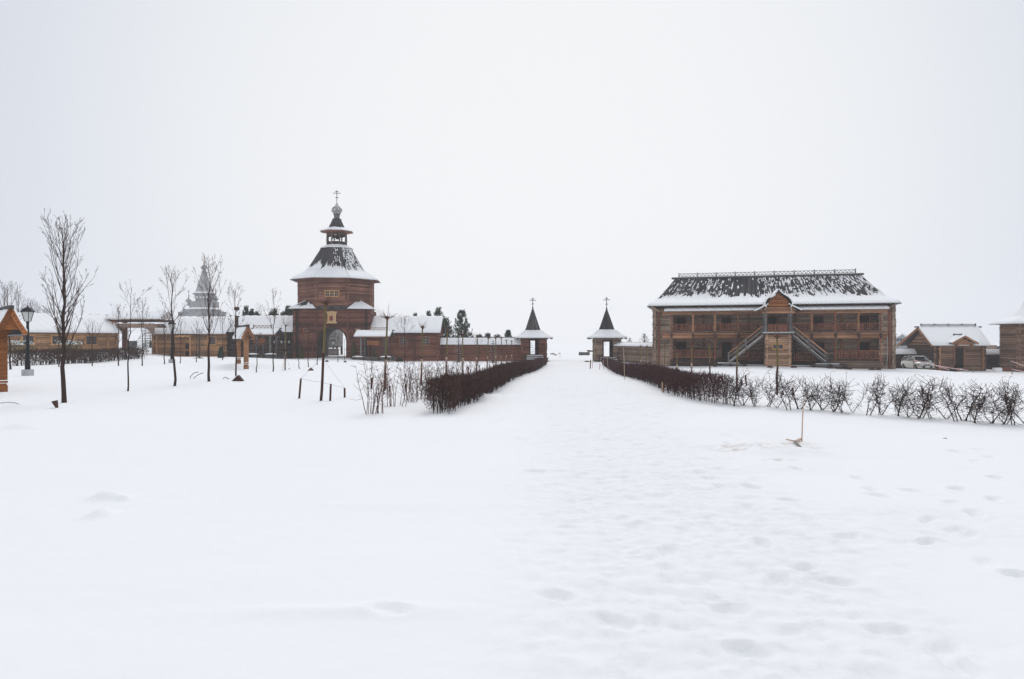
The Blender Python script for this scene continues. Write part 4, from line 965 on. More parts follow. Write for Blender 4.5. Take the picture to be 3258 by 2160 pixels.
def greenhouse():
    d = 170; x0, x1 = X(2838, d), X(2902, d); gz = -1.0; B = Bld('gabled_hall', 'pale distant hall with glazed gable, above the wall behind the car', 'hall', x0, d, gz); e = B.e; W_ = x1 - x0; z = lambda py: Z(py, d) - gz
    MB().box((W_ / 2, 5, z(1088) / 2), (W_, 10, z(1088))).obj('wall', M['green_sheet'], e)
    m = MB(); m.add([(-1, -.6, z(1088)), (W_ + 1, -.6, z(1088)), (W_ + 1, 5, z(1080)), (-1, 5, z(1080))], [(0, 1, 2, 3)]); m.obj('roof', M['snow'], e)
    c = W_ * .42; h = W_ * .36
    MB().prism([(c - h, z(1090)), (c + h, z(1090)), (c + h, z(1075)), (c, z(1062)), (c - h, z(1075))], -.2, 5).obj('gable', M['green_sheet'], e)
    m = MB()
    for s in (-1, 1): m.beam((c, -.4, z(1061)), (c + s * h * 1.3, -.4, z(1079)), 1.2, .25)
    m.obj('gable_roof', M['snow'], e)
    for i in range(5): MB().box((c - h * .8 + i * h * .4, -.25, z(1081)), (h * .3, .06, .7)).obj('window', M['glass'], e)
greenhouse()
far_roof('far snowy roof showing between cottage and corner tower', 3105, 3172, 1084, 1098, 130, M['grey'])
far_roof('grey plank-sided shed on the slope seen through the timber gateway', 398, 426, 1084, 1087, 112, M['greywood'], 'shed', .8)
# ------------------------------------------------------------------ canopies, carved stands, lamps
def canopy(label, px0, px1, d, zb, ze, zr, crest):
    x0, x1 = X(px0, d), X(px1, d); W_ = x1 - x0; B = Bld('bench_canopy', label, 'canopy', x0, d, zb); e = B.e; o = lambda z: z - zb; D = 2.4
    ro = .5
    roof_face(e, [(V3((-ro, -.6, o(ze))), V3((W_ + ro, -.6, o(ze)))), (V3((-ro, D / 2, o(zr))), V3((W_ + ro, D / 2, o(zr))))], 22, M['roof'], snow=dict(th=.09, seed=px0))
    MB().quad((-ro, D / 2, o(zr)), (W_ + ro, D / 2, o(zr)), (W_ + ro, D + .6, o(ze)), (-ro, D + .6, o(ze))).quad((-ro, D / 2, o(zr) + .1), (W_ + ro, D / 2, o(zr) + .1), (W_ + ro, D + .6, o(ze) + .1), (-ro, D + .6, o(ze) + .1), 1).obj('back_roof', [M['roof'], M['snow']], e)
    for s in (-ro, W_ + ro): MB().beam((s, -.65, o(ze) - .03), (s, D / 2, o(zr) - .02), .05, .16).beam((s, D + .65, o(ze) - .03), (s, D / 2, o(zr) - .02), .05, .16).obj('barge_board', M['greywood'], e)
    for xx in (.35, W_ - .35):
        for yy in (0, D):
            h = o(ze) - .1; MB().lathe([(.17, 0), (.17, h * .18), (.11, h * .22), (.13, h * .5), (.1, h * .7), (.17, h * .78), (.12, h * .85), (.17, h * .9), (.17, h)], 8, (xx, yy, 0)).obj('canopy_post', M['greywood'], e)
    for yy in (-.1, D + .1): log(e, (-.4, yy, o(ze) - .08), (W_ + .4, yy, o(ze) - .08), .12, M['brown'])
    for i in range(2):
        for yy in (-.6, D): log(e, (-.7, yy, .15 + i * .24), (W_ + .7, yy, .15 + i * .24), .13, M['greywood'])
        for xx in (-.3, .9, W_ - .9, W_ + .3): log(e, (xx, -.95, .2 + i * .24), (xx, D + .4, .2 + i * .24), .13, M['dark'])
    for xx in (.1, W_ - .1):
        MB().lathe([(.75, 0), (.6, .1), (.2, .18)], 9, (xx, -.6, .52), sx=1.1, sy=.5).obj('snow_cover', M['snow'], e, smooth=True)
    if crest: cresting(e, (W_ * crest[0], D / 2, o(zr) + .05), (W_ * crest[1], D / 2, o(zr) + .05), .42, 1, M['rail'])
    log(e, (-ro - .3, D / 2, o(zr) + .08), (W_ + ro + .3, D / 2, o(zr) + .08), .07, M['roof'], 'ridge_log')
    return B
canopy('dark timber canopy with snowy roof in front of the house right of the gate tower', 1140, 1231, 90, -.62, 2.6, 3.35, (.35, .95))
canopy('dark timber canopy with snowy roof left of the gate tower, behind the carved orange stand', 808, 868, 89, -.25, 2.85, 3.6, (-.2, .75))
def hung_board(label, pxc, pyc, d, w_, h):
    x, z = X(pxc, d), Z(pyc, d); e = thing('hanging_board', label, 'sign board', (x, d, z - h / 2), 0, 'carved boards hanging under the canopies')
    a, b = w_ / 2, h / 2; MB().prism([(-a - .1, h), (-a * .6, h * .88), (a * .5, h * .86), (a, h * .8), (a * .85, h * .6), (a * 1.1, h * .45), (a * .85, h * .3), (a, 0), (-a * .7, .03), (-a - .1, 0), (-a, h * .4)], -.03, .03).obj('board', M['orange'], e)
    m = MB()
    for s in (-1, 1): m.tube([(s * a * .8, 0, h), (s * (a * .8 + .25), 0, h + .6)], .02, 4); m.tube([(s * a * .8, 0, 0), (s * (a + .6), 0, -1.25)], .02, 4)
    m.obj('rope', M['greywood'], e)
hung_board('orange carved board hanging under the canopy to the right of the gate tower', 1187, 1090, 90.6, 1.55, .68)
hung_board('orange carved board hanging under the canopy to the left of the gate tower', 826, 1083, 89.6, 1.5, .68)

def carved_stand(label, post_px, d0, d1, zr, ze, hw, tops, sc=1.0, group='carved timber stands', over=1.2, om='orange'):
    """two thick posts one behind the other under a small gabled roof whose gable faces the camera"""
    (pa, ya), (pb, yb) = post_px; a = V3((X(pa, d0), d0, G(X(pa, d0), d0))); b = V3((X(pb, d1), d1, G(X(pb, d1), d1)))
    dv = (b - a); dv.z = 0; rz = math.atan2(-dv.x, dv.y); L = dv.length
    e = thing('carved_stand', label, 'roofed stand', (a.x, a.y, a.z), rz, group)
    zr -= a.z; ze -= a.z; w_ = .19 * sc
    for i, (yy, bz) in enumerate(((0, 0), (L, b.z - a.z))):
        h = zr - .55 * sc - bz; m = MB().box((0, yy, bz + h / 2 + .25), (w_ * 2, w_ * 1.6, h - .5)); m.box((0, yy, bz + .3), (w_ * 1.7, w_ * 1.4, .1)); m.box((0, yy, bz + .05), (w_ * 2.1, w_ * 1.7, .45)).box((0, yy, bz + .42), (w_ * 2.15, w_ * 1.75, .08))
        m.obj('stand_post', M[om], e)
        m = MB(); m.prism([(-w_, zr - 1.3 * sc), (-w_ * 2.4, zr - .95 * sc), (-w_ * 2.2, zr - .8 * sc), (-w_, zr - .9 * sc)], yy - .06, yy + .06).prism([(w_, zr - 1.3 * sc), (w_ * 2.4, zr - .95 * sc), (w_ * 2.2, zr - .8 * sc), (w_, zr - .9 * sc)], yy - .06, yy + .06); m.obj('carved_bracket', M[om], e)
    MB().box((0, L / 2, zr - .6 * sc), (.14, L + .5, .2)).obj('tie_beam', M[om], e)
    y0, y1 = -over * sc, L - .1
    for s in (-1, 1):
        A = V3((s * hw, y0, ze)) ; Bq = V3((s * hw, y1, ze)); A2 = V3((s * hw * .42, y0, ze + (zr - ze) * .52)); B2 = V3((s * hw * .42, y1, ze + (zr - ze) * .52)); C, Dd = V3((0, y0, zr)), V3((0, y1, zr))
        st = [(A, Bq), (A2, B2), (C, Dd)] if s > 0 else [(Bq, A), (B2, A2), (Dd, C)]
        roof_face(e, st, max(4, int((y1 - y0) / .22)), M['roof'], tip=.08, snow=dict(th=.1, t0=.02, t1=.97, seed=3))
        m = MB().beam(A + V3((0, -.03, 0)), A2 + V3((0, -.03, 0)), .06, .24 * sc).beam(A2 + V3((0, -.03, 0)), C + V3((0, -.03, 0)), .06, .24 * sc); m.obj('barge_board', M[om], e)
    MB().prism([(-hw * .55, ze + (zr - ze) * .2), (hw * .55, ze + (zr - ze) * .2), (hw * .3, ze + (zr - ze) * .5), (0, zr - .1), (-hw * .3, ze + (zr - ze) * .5)], y0 + .1, y0 + .16).obj('gable_panel', M[om], e)
    m = MB()
    for i in range(5):
        for s in (-1, 1): m.lathe([(.04 * sc, 0), (.05 * sc, .04), (.04 * sc, .08)], 6, (s * hw * (.2 + i * .13), y0 - .05, zr - .32 * sc - (zr - ze) * (.14 * i + .02)))
    m.obj('carved_pendant', M['rail'], e, kind='stuff')
    MB().beam((0, y0 - .25, zr + .1), (0, y1 + .1, zr + .1), .16, .16).obj('ridge_log', M['roof'], e)
    return e
carved_stand('roofed stand of two carved orange posts with snowy gable, behind the slim young trees', ((783, 1174), (759, 1155)), 53, 57, Z(1040, 52.0), Z(1078, 52.0), .42, None, .9, om='orange2')
carved_stand('large carved orange roofed stand cut off by the left edge', ((10, 1225), (-30, 1200)), 29, 32.2, Z(988, 28), Z(1064, 28), .5, None, .75, over=3.0)

def street_lamp(label, px, py, ytop, d):
    x = X(px, d); z = G(x, d); H = Z(ytop, d) - z; e = thing('street_lamp', label, 'street lamp', (x, d, z - .05), 0, 'black lantern street lamps')
    MB().box((0, 0, .15), (.42, .42, .5)).obj('plinth', M['conc'], e)
    MB().lathe([(.14, .3), (.13, .9), (.1, .95), (.085, H * .5), (.065, H - .95), (.1, H - .93), (.06, H - .85)], 10).obj('pole', M['iron'], e)
    h = MB().lathe([(.1, H - .86), (.13, H - .84)], 4, (0, 0, 0), math.pi / 4).obj('lantern', M['iron'], e)
    for k in range(4):
        a = math.pi / 4 + k * math.pi / 2; c, s = math.cos(a), math.sin(a); MB().beam((c * .15, s * .15, H - .85), (c * .29, s * .29, H - .3), .03, .03).obj('lantern_bar', M['iron'], h)
    MB().lathe([(.14, H - .84), (.275, H - .31)], 4, (0, 0, 0), math.pi / 4).obj('lantern_glass', M['milk'], h)
    MB().lathe([(.37, H - .31), (.36, H - .27), (.2, H - .1), (.08, H - .05), (.03, H), (.05, H + .03), (.01, H + .08)], 8, (0, 0, 0), math.pi / 8).obj('lantern_cap', M['iron'], h)
street_lamp('black lantern lamp post on pale plinth beside the big bare tree', 88, 1195, 972, 38.6)
street_lamp('black lantern lamp post in front of the light tan house', 547, 1155, 1019, 62)
street_lamp('black lantern lamp post in front of the dark house, left of the gate tower', 884, 1140, 1054, 92)
street_lamp('small lamp post seen through the gate tower passage', 1060, 1118, 1080, 118)
for i, px in enumerate((872, 884, 896, 908, 920)):
    e = thing('wall_lantern', ['first', 'second', 'middle', 'fourth', 'last'][i] + ' wall lantern from the left in the row under the dark house eave', 'wall lantern', (X(px, 95.2), 95.2, Z(1092, 95.2)), 0, 'row of wall lanterns on the dark house')
    MB().lathe([(.1, 0), (.2, .36)], 4, (0, 0, 0), math.pi / 4).obj('lantern_glass', M['milk'], e); MB().lathe([(.24, .36), (.1, .48), (.03, .55)], 6).obj('lantern_cap', M['iron'], e); MB().beam((0, 0, .5), (0, .25, .55), .03, .03).obj('bracket', M['iron'], e)

# ------------------------------------------------------------------ bare trees
def rdir(rnd, base, spread):
    v = V3((rnd.gauss(0, 1), rnd.gauss(0, 1), rnd.gauss(0, 1))).normalized(); return (base + v * spread).normalized()
def branch(m, p, d, L, r, rnd, lvl, upw, buds, twn=3):
    seg = max(3, int(L / .28) if lvl < 2 else 3); pts = [p]; rr = [r]; q = p.copy(); dd = d.copy()
    for i in range(seg):
        dd = (dd + V3((rnd.gauss(0, .07), rnd.gauss(0, .07), upw + rnd.gauss(0, .04)))).normalized(); q = q + dd * (L / seg); pts.append(q.copy()); rr.append(max(.0045, r * (1 - .8 * (i + 1) / seg)))
    m.tube(pts, rr, 4 if lvl == 0 else 3, cap=False)
    if buds and rnd.random() < buds: m.blob(q, rnd.uniform(.008, .02), rnd)
    if lvl >= 2: return
    n = {0: rnd.randint(4, 7), 1: rnd.randint(2, twn)}[lvl]
    for i in range(n):
        f = rnd.uniform(.2, .97) ; k = min(len(pts) - 2, int(f * seg)); pp = pts[k].lerp(pts[k + 1], rnd.random()); d2 = rdir(rnd, (pts[k + 1] - pts[k]).normalized(), .62)
        branch(m, pp, d2, L * (1 - f * .55) * rnd.uniform(.28, .5), max(.005, rr[k] * .55), rnd, lvl + 1, upw * .8, buds, twn)
def bare_tree(label, px, py, ytop, spread, start, tr, n, seed, d=None, lean=0, top_px=None, buds=.3, ang=.75, mat='bark', group='bare young trees in the snow', upw=.1, name='bare_tree'):
    rnd = random.Random(seed); b = spot(px, py, d); H = Z(ytop, b.y) - b.z
    e = thing(name, label, 'tree', (b.x, b.y, b.z - .08), 0, group)
    dx = X(top_px, b.y) - b.x if top_px else lean; tp = []; tr_ = []; s = 14; tr *= .72; n = int(n * 1.0); spread *= .74; ang *= .85
    wob = [V3((rnd.gauss(0, .012) * H ** .5, rnd.gauss(0, .012) * H ** .5, 0)) for _ in range(s + 1)]
    for i in range(s + 1):
        f = i / s; tp.append(V3((dx * f ** 1.2, 0, H * .96 * f)) + (wob[i] if i else V3())); tr_.append(max(.008, tr * (1.15 - f) ** .9 if i else tr * 1.25))
    MB().tube(tp, tr_, 7).obj('trunk', M[mat], e, smooth=True)
    m = MB()
    for i in range(n):
        f = start + (1 - start) * (i + rnd.random()) / n * .97; k = min(s - 1, int(f * s)); p = tp[k].lerp(tp[k + 1], f * s - k)
        g = (f - start) / (1 - start); az = i * 2.4 + rnd.uniform(-.5, .5); inc = ang * rnd.uniform(.75, 1.2) * (1 - .45 * g)
        dr = V3((math.cos(az) * math.sin(inc), math.sin(az) * math.sin(inc), math.cos(inc)))
        L = min(spread * (1.15 - .35 * g) / max(.3, math.sin(inc)) * rnd.uniform(.7, 1.1), (H - p.z) / max(.3, math.cos(inc * .6)) * rnd.uniform(.8, 1.02) + .15)
        branch(m, p, dr, L, max(.007, tr_[k] * .42), rnd, 0 if L > .8 else 1, upw, buds)
    m.obj('crown', M['twig'], e)
    return e
bare_tree('biggest bare tree with tall upswept crown, rising in front of the long tan house', 205, 1281, 694, 1.45, .27, .105, 36, 1, buds=.45, ang=.72, top_px=198, upw=.13)
bare_tree('dark slim tree with crooked side branches, right of the timber gateway opening', 407, 1246, 893, 1.15, .40, .045, 11, 2, top_px=420, ang=1.1, buds=.5)
bare_tree('thin faint tree in front of the right post of the timber gateway', 453, 1163, 944, 1.0, .45, .055, 12, 3, d=52)
bare_tree('small tree just left of the timber gateway post, beside the hedge end', 377, 1168, 965, 1.0, .38, .055, 12, 4, d=50)
bare_tree('small twiggy tree in front of the third window of the long tan house', 294, 1170, 1018, .85, .45, .05, 12, 5, d=48)
bare_tree('thin trunk half hidden behind the biggest tree', 188, 1177, 1020, .8, .5, .05, 9, 6, d=46)
bare_tree('leaning tree behind the black lamp post by the left edge', 34, 1192, 895, 1.6, .42, .075, 15, 7, d=43, top_px=20)
bare_tree('tall dark forked tree beside the lamp post of the light tan house', 443 + 0, 0, 0, 1, 0, .1, 1, 8) if False else None
bare_tree('tall dark tree close beside the middle lamp post, crown open to the sky', 555, 1229, 846, 1.15, .42, .075, 15, 9, top_px=546, ang=.7)
bare_tree('tall many-branched tree in front of the distant church', 665, 1214, 815, 1.35, .30, .085, 24, 10, top_px=664, ang=.7)
bare_tree('slender tree against the light tan wall, left of the middle lamp post', 523, 1159, 985, 1.05, .4, .055, 11, 11, d=58)
bare_tree('short thin tree in front of the tan house doorway', 574, 1155, 1018, .9, .45, .045, 10, 12, d=60)
bare_tree('thin tree behind the small spruce at the tan house', 626, 1151, 1015, 1.0, .4, .05, 11, 13, d=64)
bare_tree('thin dark trunk at the joint of tan and dark houses', 709, 1147, 985, 1.3, .45, .055, 13, 14, d=68)
bare_tree('slim tall dark tree in front of the brown chimney', 751, 1202, 906, 1.0, .38, .06, 14, 15, top_px=747)
bare_tree('short twisted sapling in front of the left canopy', 816, 1194, 1060, .85, .5, .045, 12, 16, d=46, top_px=822)
bare_tree('tall thin tree right of the left canopy', 869, 1187, 924, 1.0, .4, .055, 13, 17, d=48, top_px=872)
bare_tree('faint thin tree in front of the dark house, near the gate tower corner', 981, 1166, 985, .5, .6, .045, 8, 18, d=55)
bare_tree('dark curved trunk against the left side of the arch', 1010, 1160, 1050, .5, .55, .05, 8, 19, d=58, top_px=1014)
bare_tree('small tree standing in front of the bright arch opening', 1075, 1151, 1060, .75, .45, .045, 12, 20, d=66)
bare_tree('tiny thin tree on the right edge of the bright arch opening', 1096, 1148, 1075, .4, .5, .03, 6, 21, d=70)
bare_tree('thin straight stem left of the arch, below the brown thuja', 951, 1173, 1103, .1, .8, .045, 3, 22, d=52)
bare_tree('open tree with crossing branches in front of the red-brown house window', 1288, 1168, 1003, 1.5, .25, .045, 13, 23, d=55, ang=1.0)
bare_tree('low forked dark tree before the red-brown wall near the pine', 1520, 1152, 1075, 1.0, .2, .06, 10, 24, d=84, ang=.9)

def pollard(label, px, py, ytop, tp, d=None, r=.035, burst=.28, n=26, seed=1, wrap=None, stakes=True, mat='green', group=None, botmat='post'):
    rnd = random.Random(seed); b = spot(px, py, d); H = Z(ytop, b.y) - b.z; dx = X(tp, b.y) - b.x
    e = thing('pollarded_sapling', label, 'sapling', (b.x, b.y, b.z - .06), 0, group)
    pts = [V3((dx * (i / 8) ** 1.1 + rnd.gauss(0, .008), rnd.gauss(0, .008), H * i / 8)) for i in range(9)]
    k = 4; MB().tube(pts[k:], [r * (1.05 - .04 * i) for i in range(9 - k)], 7).obj('trunk', M[mat], e, smooth=True)
    MB().tube(pts[:k + 1], [r * (1.2 - .04 * i) for i in range(k + 1)], 7).obj('lower_trunk', M[botmat], e, smooth=True)
    m = MB(); top = pts[-1]; m.blob(top, r * 2.3, rnd); m.blob(top + V3((0, 0, .05)), r * 1.8, rnd)
    for i in range(n):
        v = V3((rnd.gauss(0, 1), rnd.gauss(0, 1), abs(rnd.gauss(.5, .8)))).normalized(); L = burst * rnd.uniform(.4, 1.3)
        m.tube([top, top + v * L * .5, top + v * L + V3((0, 0, L * .2))], [.008, .006, .003], 3, cap=False)
    m.obj('pollard_head', M['twigr'], e)
    if stakes:
        hh = min(H * .42, 1.3); s = MB()
        for a in (.4, 2.5, 4.6): s.tube([(math.cos(a) * .4, math.sin(a) * .4, 0), (dx * .4, 0, hh)], .009, 4)
        s.obj('support_stake', M['stake'], e)
        MB().lathe([(r * 1.15, 0), (r * 1.2, .22)], 8, (dx * .4, 0, hh - .08)).obj('tie_wrap', M['stake'], e)
    return e
pl = [(1022,1274,962,1036,25.7,'nearest pollarded sapling, tall greenish trunk leaning in front of the gate tower'),
 (1224,1241,1008,1232,31,'greenish pollarded sapling with spiky burst of twigs, in front of the right canopy'),
 (1340,1221,1040,1344,35,'pollarded sapling in front of the second window of the red-brown house'),
 (1419,1203,1046,1424,40,'pollarded sapling at the joint of red-brown house and long wall'),
 (1473,1192,1065,1472,43.5,'pollarded sapling crossing the snow-dusted spruce by the long wall'),
 (1516,1183,1068,1518,47,'pollarded sapling just left of the low forked tree at the long wall'),
 (1549,1171,1074,1553,53,'pollarded sapling just left of the second snow-dusted spruce'),
 (1578,1167,1074,1577,57,'pollarded sapling just right of the second snow-dusted spruce'),
 (1595,1156,1074,1595,63,'slim pollarded sapling, third from the far end of the long wall row'),
 (1611,1150,1083,1611,70,'slim pollarded sapling, second from the far end of the long wall row'),
 (1628,1147,1085,1628,75,'last slim pollarded sapling of the long wall row, nearest the left pavilion')]
for i, (px, py, yt, tp, d, lb) in enumerate(pl):
    pollard(lb, px, py, yt, tp, d, r=.045 if i < 2 else .04, burst=[.3, .62, .32, .3, .28, .35, .4, .25, .35, .25, .25][i], n=[60, 30, 34, 30, 26, 26, 24, 20, 20, 16, 16][i], seed=i + 40, stakes=i > 0, group='pollarded saplings left of the path', mat='green' if i < 8 else 'twigr')
pollard('slim dark pollarded sapling standing left of the gate tower on thin stakes', 907, 1181, 1035, 909, 50, r=.04, burst=.7, n=16, seed=70, group='pollarded saplings left of the path')
pr = [(2473,1255,1069,2472,28.5,'nearest pollarded sapling in front of the central porch box'),
 (2344,1236,1092,2347,32.5,'pollarded sapling crossing the left stair of the gallery house'),
 (2259,1200,1088,2257,40,'pollarded sapling left of the lower dark door of the gallery house'),
 (2200,1187,1096,2201,46,'pollarded sapling in front of the second lower gallery post'),
 (2154,1182,1112,2154,50,'pollarded sapling in front of the lower left shuttered window'),
 (2115,1176,1098,2115,55,'pollarded sapling at the left corner of the gallery house'),
 (2058,1170,1101,2058,61,'right one of two thin saplings before the short grey wall'),
 (2039,1168,1101,2038,64,'left one of two thin saplings before the short grey wall')]
for i, (px, py, yt, tp, d, lb) in enumerate(pr):
    pollard(lb, px, py, yt, tp, d, r=.04, burst=.32 if i < 4 else .22, n=30 - i * 2, seed=i + 80, stakes=i > 2, group='pollarded saplings right of the path')

# far twiggy trees in the fog, left
def fog_tree(label, px, ybase, ytop, d, spread, seed, n=22):
    return bare_tree(label, px, ybase, ytop, spread, .18, .14, n, seed, d=d, buds=0, ang=.8, mat='far', group='hazy birches far behind the long tan house')
for i, (px, yt, lb) in enumerate([(14, 905, 'broad hazy birch at the far left edge behind the long tan house'), (58, 925, 'hazy birch behind the roof of the carved left stand'), (118, 960, 'low hazy birch behind the biggest bare tree'), (150, 975, 'smallest hazy birch right of the biggest bare tree'), (95, 950, 'hazy birch just right of the black lamp head')]):
    e = fog_tree(lb, px, 1100, yt, 112 + i * 4, 3.2, 200 + i)
for i, (px, yt, d, lb) in enumerate([(1925, 1068, 280, 'faint foggy tree left of the right pavilion, on the far field'), (1905, 1072, 285, 'faintest foggy tree on the far field between the pavilions'), (825, 965, 120, 'pale thin tree top behind the dark house roof')]):
    bare_tree(lb, px, 1097 if i < 2 else 1100, yt, 2.5 if i < 2 else 1.6, .2, .1, 18, 220 + i, d=d, buds=0, mat='far', group='foggy trees in the distance')
fog = MB()

# ------------------------------------------------------------------ conifers
def spruce(label, px, py, ytop, d, hw, seed, mat='needle', dusted=False, group='spruces', droop=.25, z0=None, ang0=.1, dens=1.0, yb=None):
    rnd = random.Random(seed); x = X(px, d); z = G(x, d) if z0 is None else z0; H = Z(ytop, d) - z
    e = thing('spruce_tree', label, 'tree', (x, d, z - .05), 0, group)
    MB().tube([(0, 0, 0), (0, 0, H * .5), (0, 0, H)], [.09, .05, .01], 6).obj('trunk', M['bark'], e)
    m = MB(); sn = MB(); nt_ = int(H / .26)
    for i in range(nt_):
        f = i / nt_; zz = H * (.06 + .93 * f); L = hw * (1 - f) ** .85 + .06; nb = max(5, int(9 * dens))
        for k in range(nb):
            a = rnd.uniform(0, 6.28); l = L * rnd.uniform(.65, 1.1); dr = V3((math.cos(a), math.sin(a), -droop + ang0 + f * .5)); side = V3((-math.sin(a), math.cos(a), 0)); p0 = V3((0, 0, zz)); nn = max(4, int(l / .09))
            for j in range(nn):
                t = (j + .5) / nn; c = p0 + dr * l * t + V3((0, 0, -.12 * l * t * t)); w_ = .16 * (1.15 - t) * min(1, l * 1.5) + .03
                for q in range(2):
                    s = side * rnd.uniform(-1, 1) * w_ + dr * rnd.uniform(.0, .1) + V3((0, 0, rnd.uniform(-.07, .03))); t2 = V3((rnd.gauss(0, .02), rnd.gauss(0, .02), rnd.gauss(0, .02)))
                    m.add([c - dr * .03, c + s, c + s * .4 + dr * .07 + t2], [(0, 1, 2)])
                    if dusted and rnd.random() < dusted: c2 = c + V3((0, 0, .025)); sn.add([c2, c2 + s * .8, c2 + s * .4 + dr * .06], [(0, 1, 2)])
    m.obj('crown', M[mat], e)
    if dusted: sn.obj('snow_dusting', M['snow'], e)
    return e
def pine(label, px, ytop, d, hw, seed, group='pines behind the long wall', z0=None, top=2.0, stiff=1.0):
    rnd = random.Random(seed); x = X(px, d); z = G(x, d) if z0 is None else z0; H = Z(ytop, d) - z
    e = thing('pine_tree', label, 'tree', (x, d, z - .05), 0, group)
    MB().tube([(0, 0, 0), (0, 0, H * .6), (0, 0, H * .98)], [.13, .08, .02], 6).obj('trunk', M['bark'], e)
    m = MB(); br = MB()
    def tuft(p, dr, L):
        n = 34
        for j in range(n):
            t = rnd.random(); v = (dr * .8 + V3((rnd.gauss(0, .75), rnd.gauss(0, .75), rnd.gauss(.15, .6)))).normalized(); c = p + dr * L * t; s = v.cross(V3((rnd.gauss(0,1), rnd.gauss(0,1), rnd.gauss(0,1)))).normalized() * .022
            m.add([c - s, c + s, c + v * rnd.uniform(.12, .22)], [(0, 1, 2)])
    nt_ = max(6, int(H * .8 / .42)); z_lo = H * .2
    for i in range(nt_):
        f = i / nt_; zz = z_lo + (H - z_lo) * f; L = 1.3 * hw * (1 - f ** 1.3) ** .85 + .12
        for k in range(12 if f < .9 else 5):
            a = rnd.uniform(0, 6.28); l = L * rnd.uniform(.6, 1.05); dr = V3((math.cos(a), math.sin(a), .28 + .5 * f)).normalized(); p = V3((0, 0, zz)); end = p + dr * l + V3((0, 0, l * .22))
            br.tube([p, p.lerp(end, .6), end], [.02, .012, .006], 3, cap=False)
            for q in range(max(2, int(l / .28))):
                t = .3 + .7 * rnd.random(); pp = p.lerp(end, t) + V3((rnd.gauss(0, .1), rnd.gauss(0, .1), rnd.gauss(0, .08))); tuft(pp, (dr * .5 + V3((0, 0, .9))).normalized(), .3)
            tuft(end, V3((dr.x * .3, dr.y * .3, 1)).normalized(), .38)
    tuft(V3((0, 0, H * .97)), V3((0, 0, 1)), .4)
    br.obj('branches', M['bark'], e); m.obj('crown', M['needle'], e); return e
pine('biggest bushy pine rising behind the long red-brown wall', 1469, 988, 102, 1.45, 1)
pine('tall pine between the red-brown house end and the biggest pine', 1420, 1012, 104, 1.2, 2)
pine('pine right behind the end of the red-brown house roof', 1396, 980, 108, 1.3, 3)
pine('pine tip above the red-brown house roof, left of the tallest', 1364, 990, 110, .55, 4); pine('small pine tip above the middle of the red-brown house roof', 1321, 998, 110, .5, 5)
pine('low pine tip just above the long wall, far end near the pavilion', 1617, 1053, 101, .6, 6); pine('lowest pine tip above the long wall', 1552, 1064, 101, .7, 7); pine('small bushy pine top above the long wall beside the lowest tip', 1527, 1068, 101, .6, 17); pine('wide low pine top above the long wall between saplings', 1583, 1068, 101, .7, 18)
for i, (px, yt, hw, lb) in enumerate([(783, 975, .9, 'pine top above the dark house roof, right of the chimney'), (802, 985, .8, 'shorter pine top above the dark house roof'), (816, 992, .6, 'smallest pine top above the dark house roof'), (873, 984, 1.2, 'wide pine top above the dark house roof behind the tall thin tree'), (862, 993, .6, 'narrow low pine top left of the wide one above the dark house roof'), (903, 992, .9, 'low pine top near the gate tower corner'), (918, 974, 1.1, 'pine top touching the left side of the gate tower'), (929, 982, .9, 'pine top partly behind the gate tower edge')]):
    pine(lb, px, yt, 106, hw, 30 + i, 'pines behind the dark house')
spruce('snow-dusted spruce nearest the red-brown house, before the long wall', 1459, 1150, 1062, 90, .85, 1, 'needleb', .25, 'spruces before the long wall')
spruce('second snow-dusted spruce before the long wall, nearer the pavilion', 1569, 1152, 1078, 88, .85, 2, 'needleb', .3, 'spruces before the long wall')
spruce('blue-grey spruce with flat branches before the tan house', 634, 1137, 1040, 78, .75, 3, 'needleb', .12, 'spruces by the houses')
spruce('spruce with upswept arms behind the short grey wall', 2050, 1140, 1058, 94, 1.7, 4, 'needle', 0, 'spruces behind the short grey wall', droop=-.3)
spruce('low spruce behind the short grey wall, beside the right pavilion', 2003, 1140, 1071, 95, 1.4, 5, 'needle', 0, 'spruces behind the short grey wall', droop=-.25)
spruce('spruce seen through the left pavilion doorway', 1683, 1140, 1068, 104, 1.5, 6, 'needle', .05, 'spruces beyond the gates', droop=.1)
spruce('wide spruce seen through the gate tower passage', 1044, 1128, 1052, 122, 1.8, 7, 'needleb', .1, 'spruces beyond the gates')
spruce('broad grey-green spruce in the timber gateway opening', 462, 1100, 1040, 108, 1.7, 8, 'needleb', .1, 'spruces beyond the gates', dens=1.6, z0=1.0)
spruce('spruce at the right jamb of the timber gateway opening', 478, 1100, 1045, 104, 1.7, 9, 'needleb', .1, 'spruces beyond the gates', dens=1.6, z0=1.0)
spruce('small conifer under the right canopy', 1190, 1140, 1104, 91.2, .75, 10, 'needle', .15, 'small conifers by the canopies', droop=-.2, dens=1.8)
spruce('small conifer right of the left canopy', 865, 1138, 1092, 90, .6, 11, 'needle', .15, 'small conifers by the canopies', droop=-.2, dens=1.6)
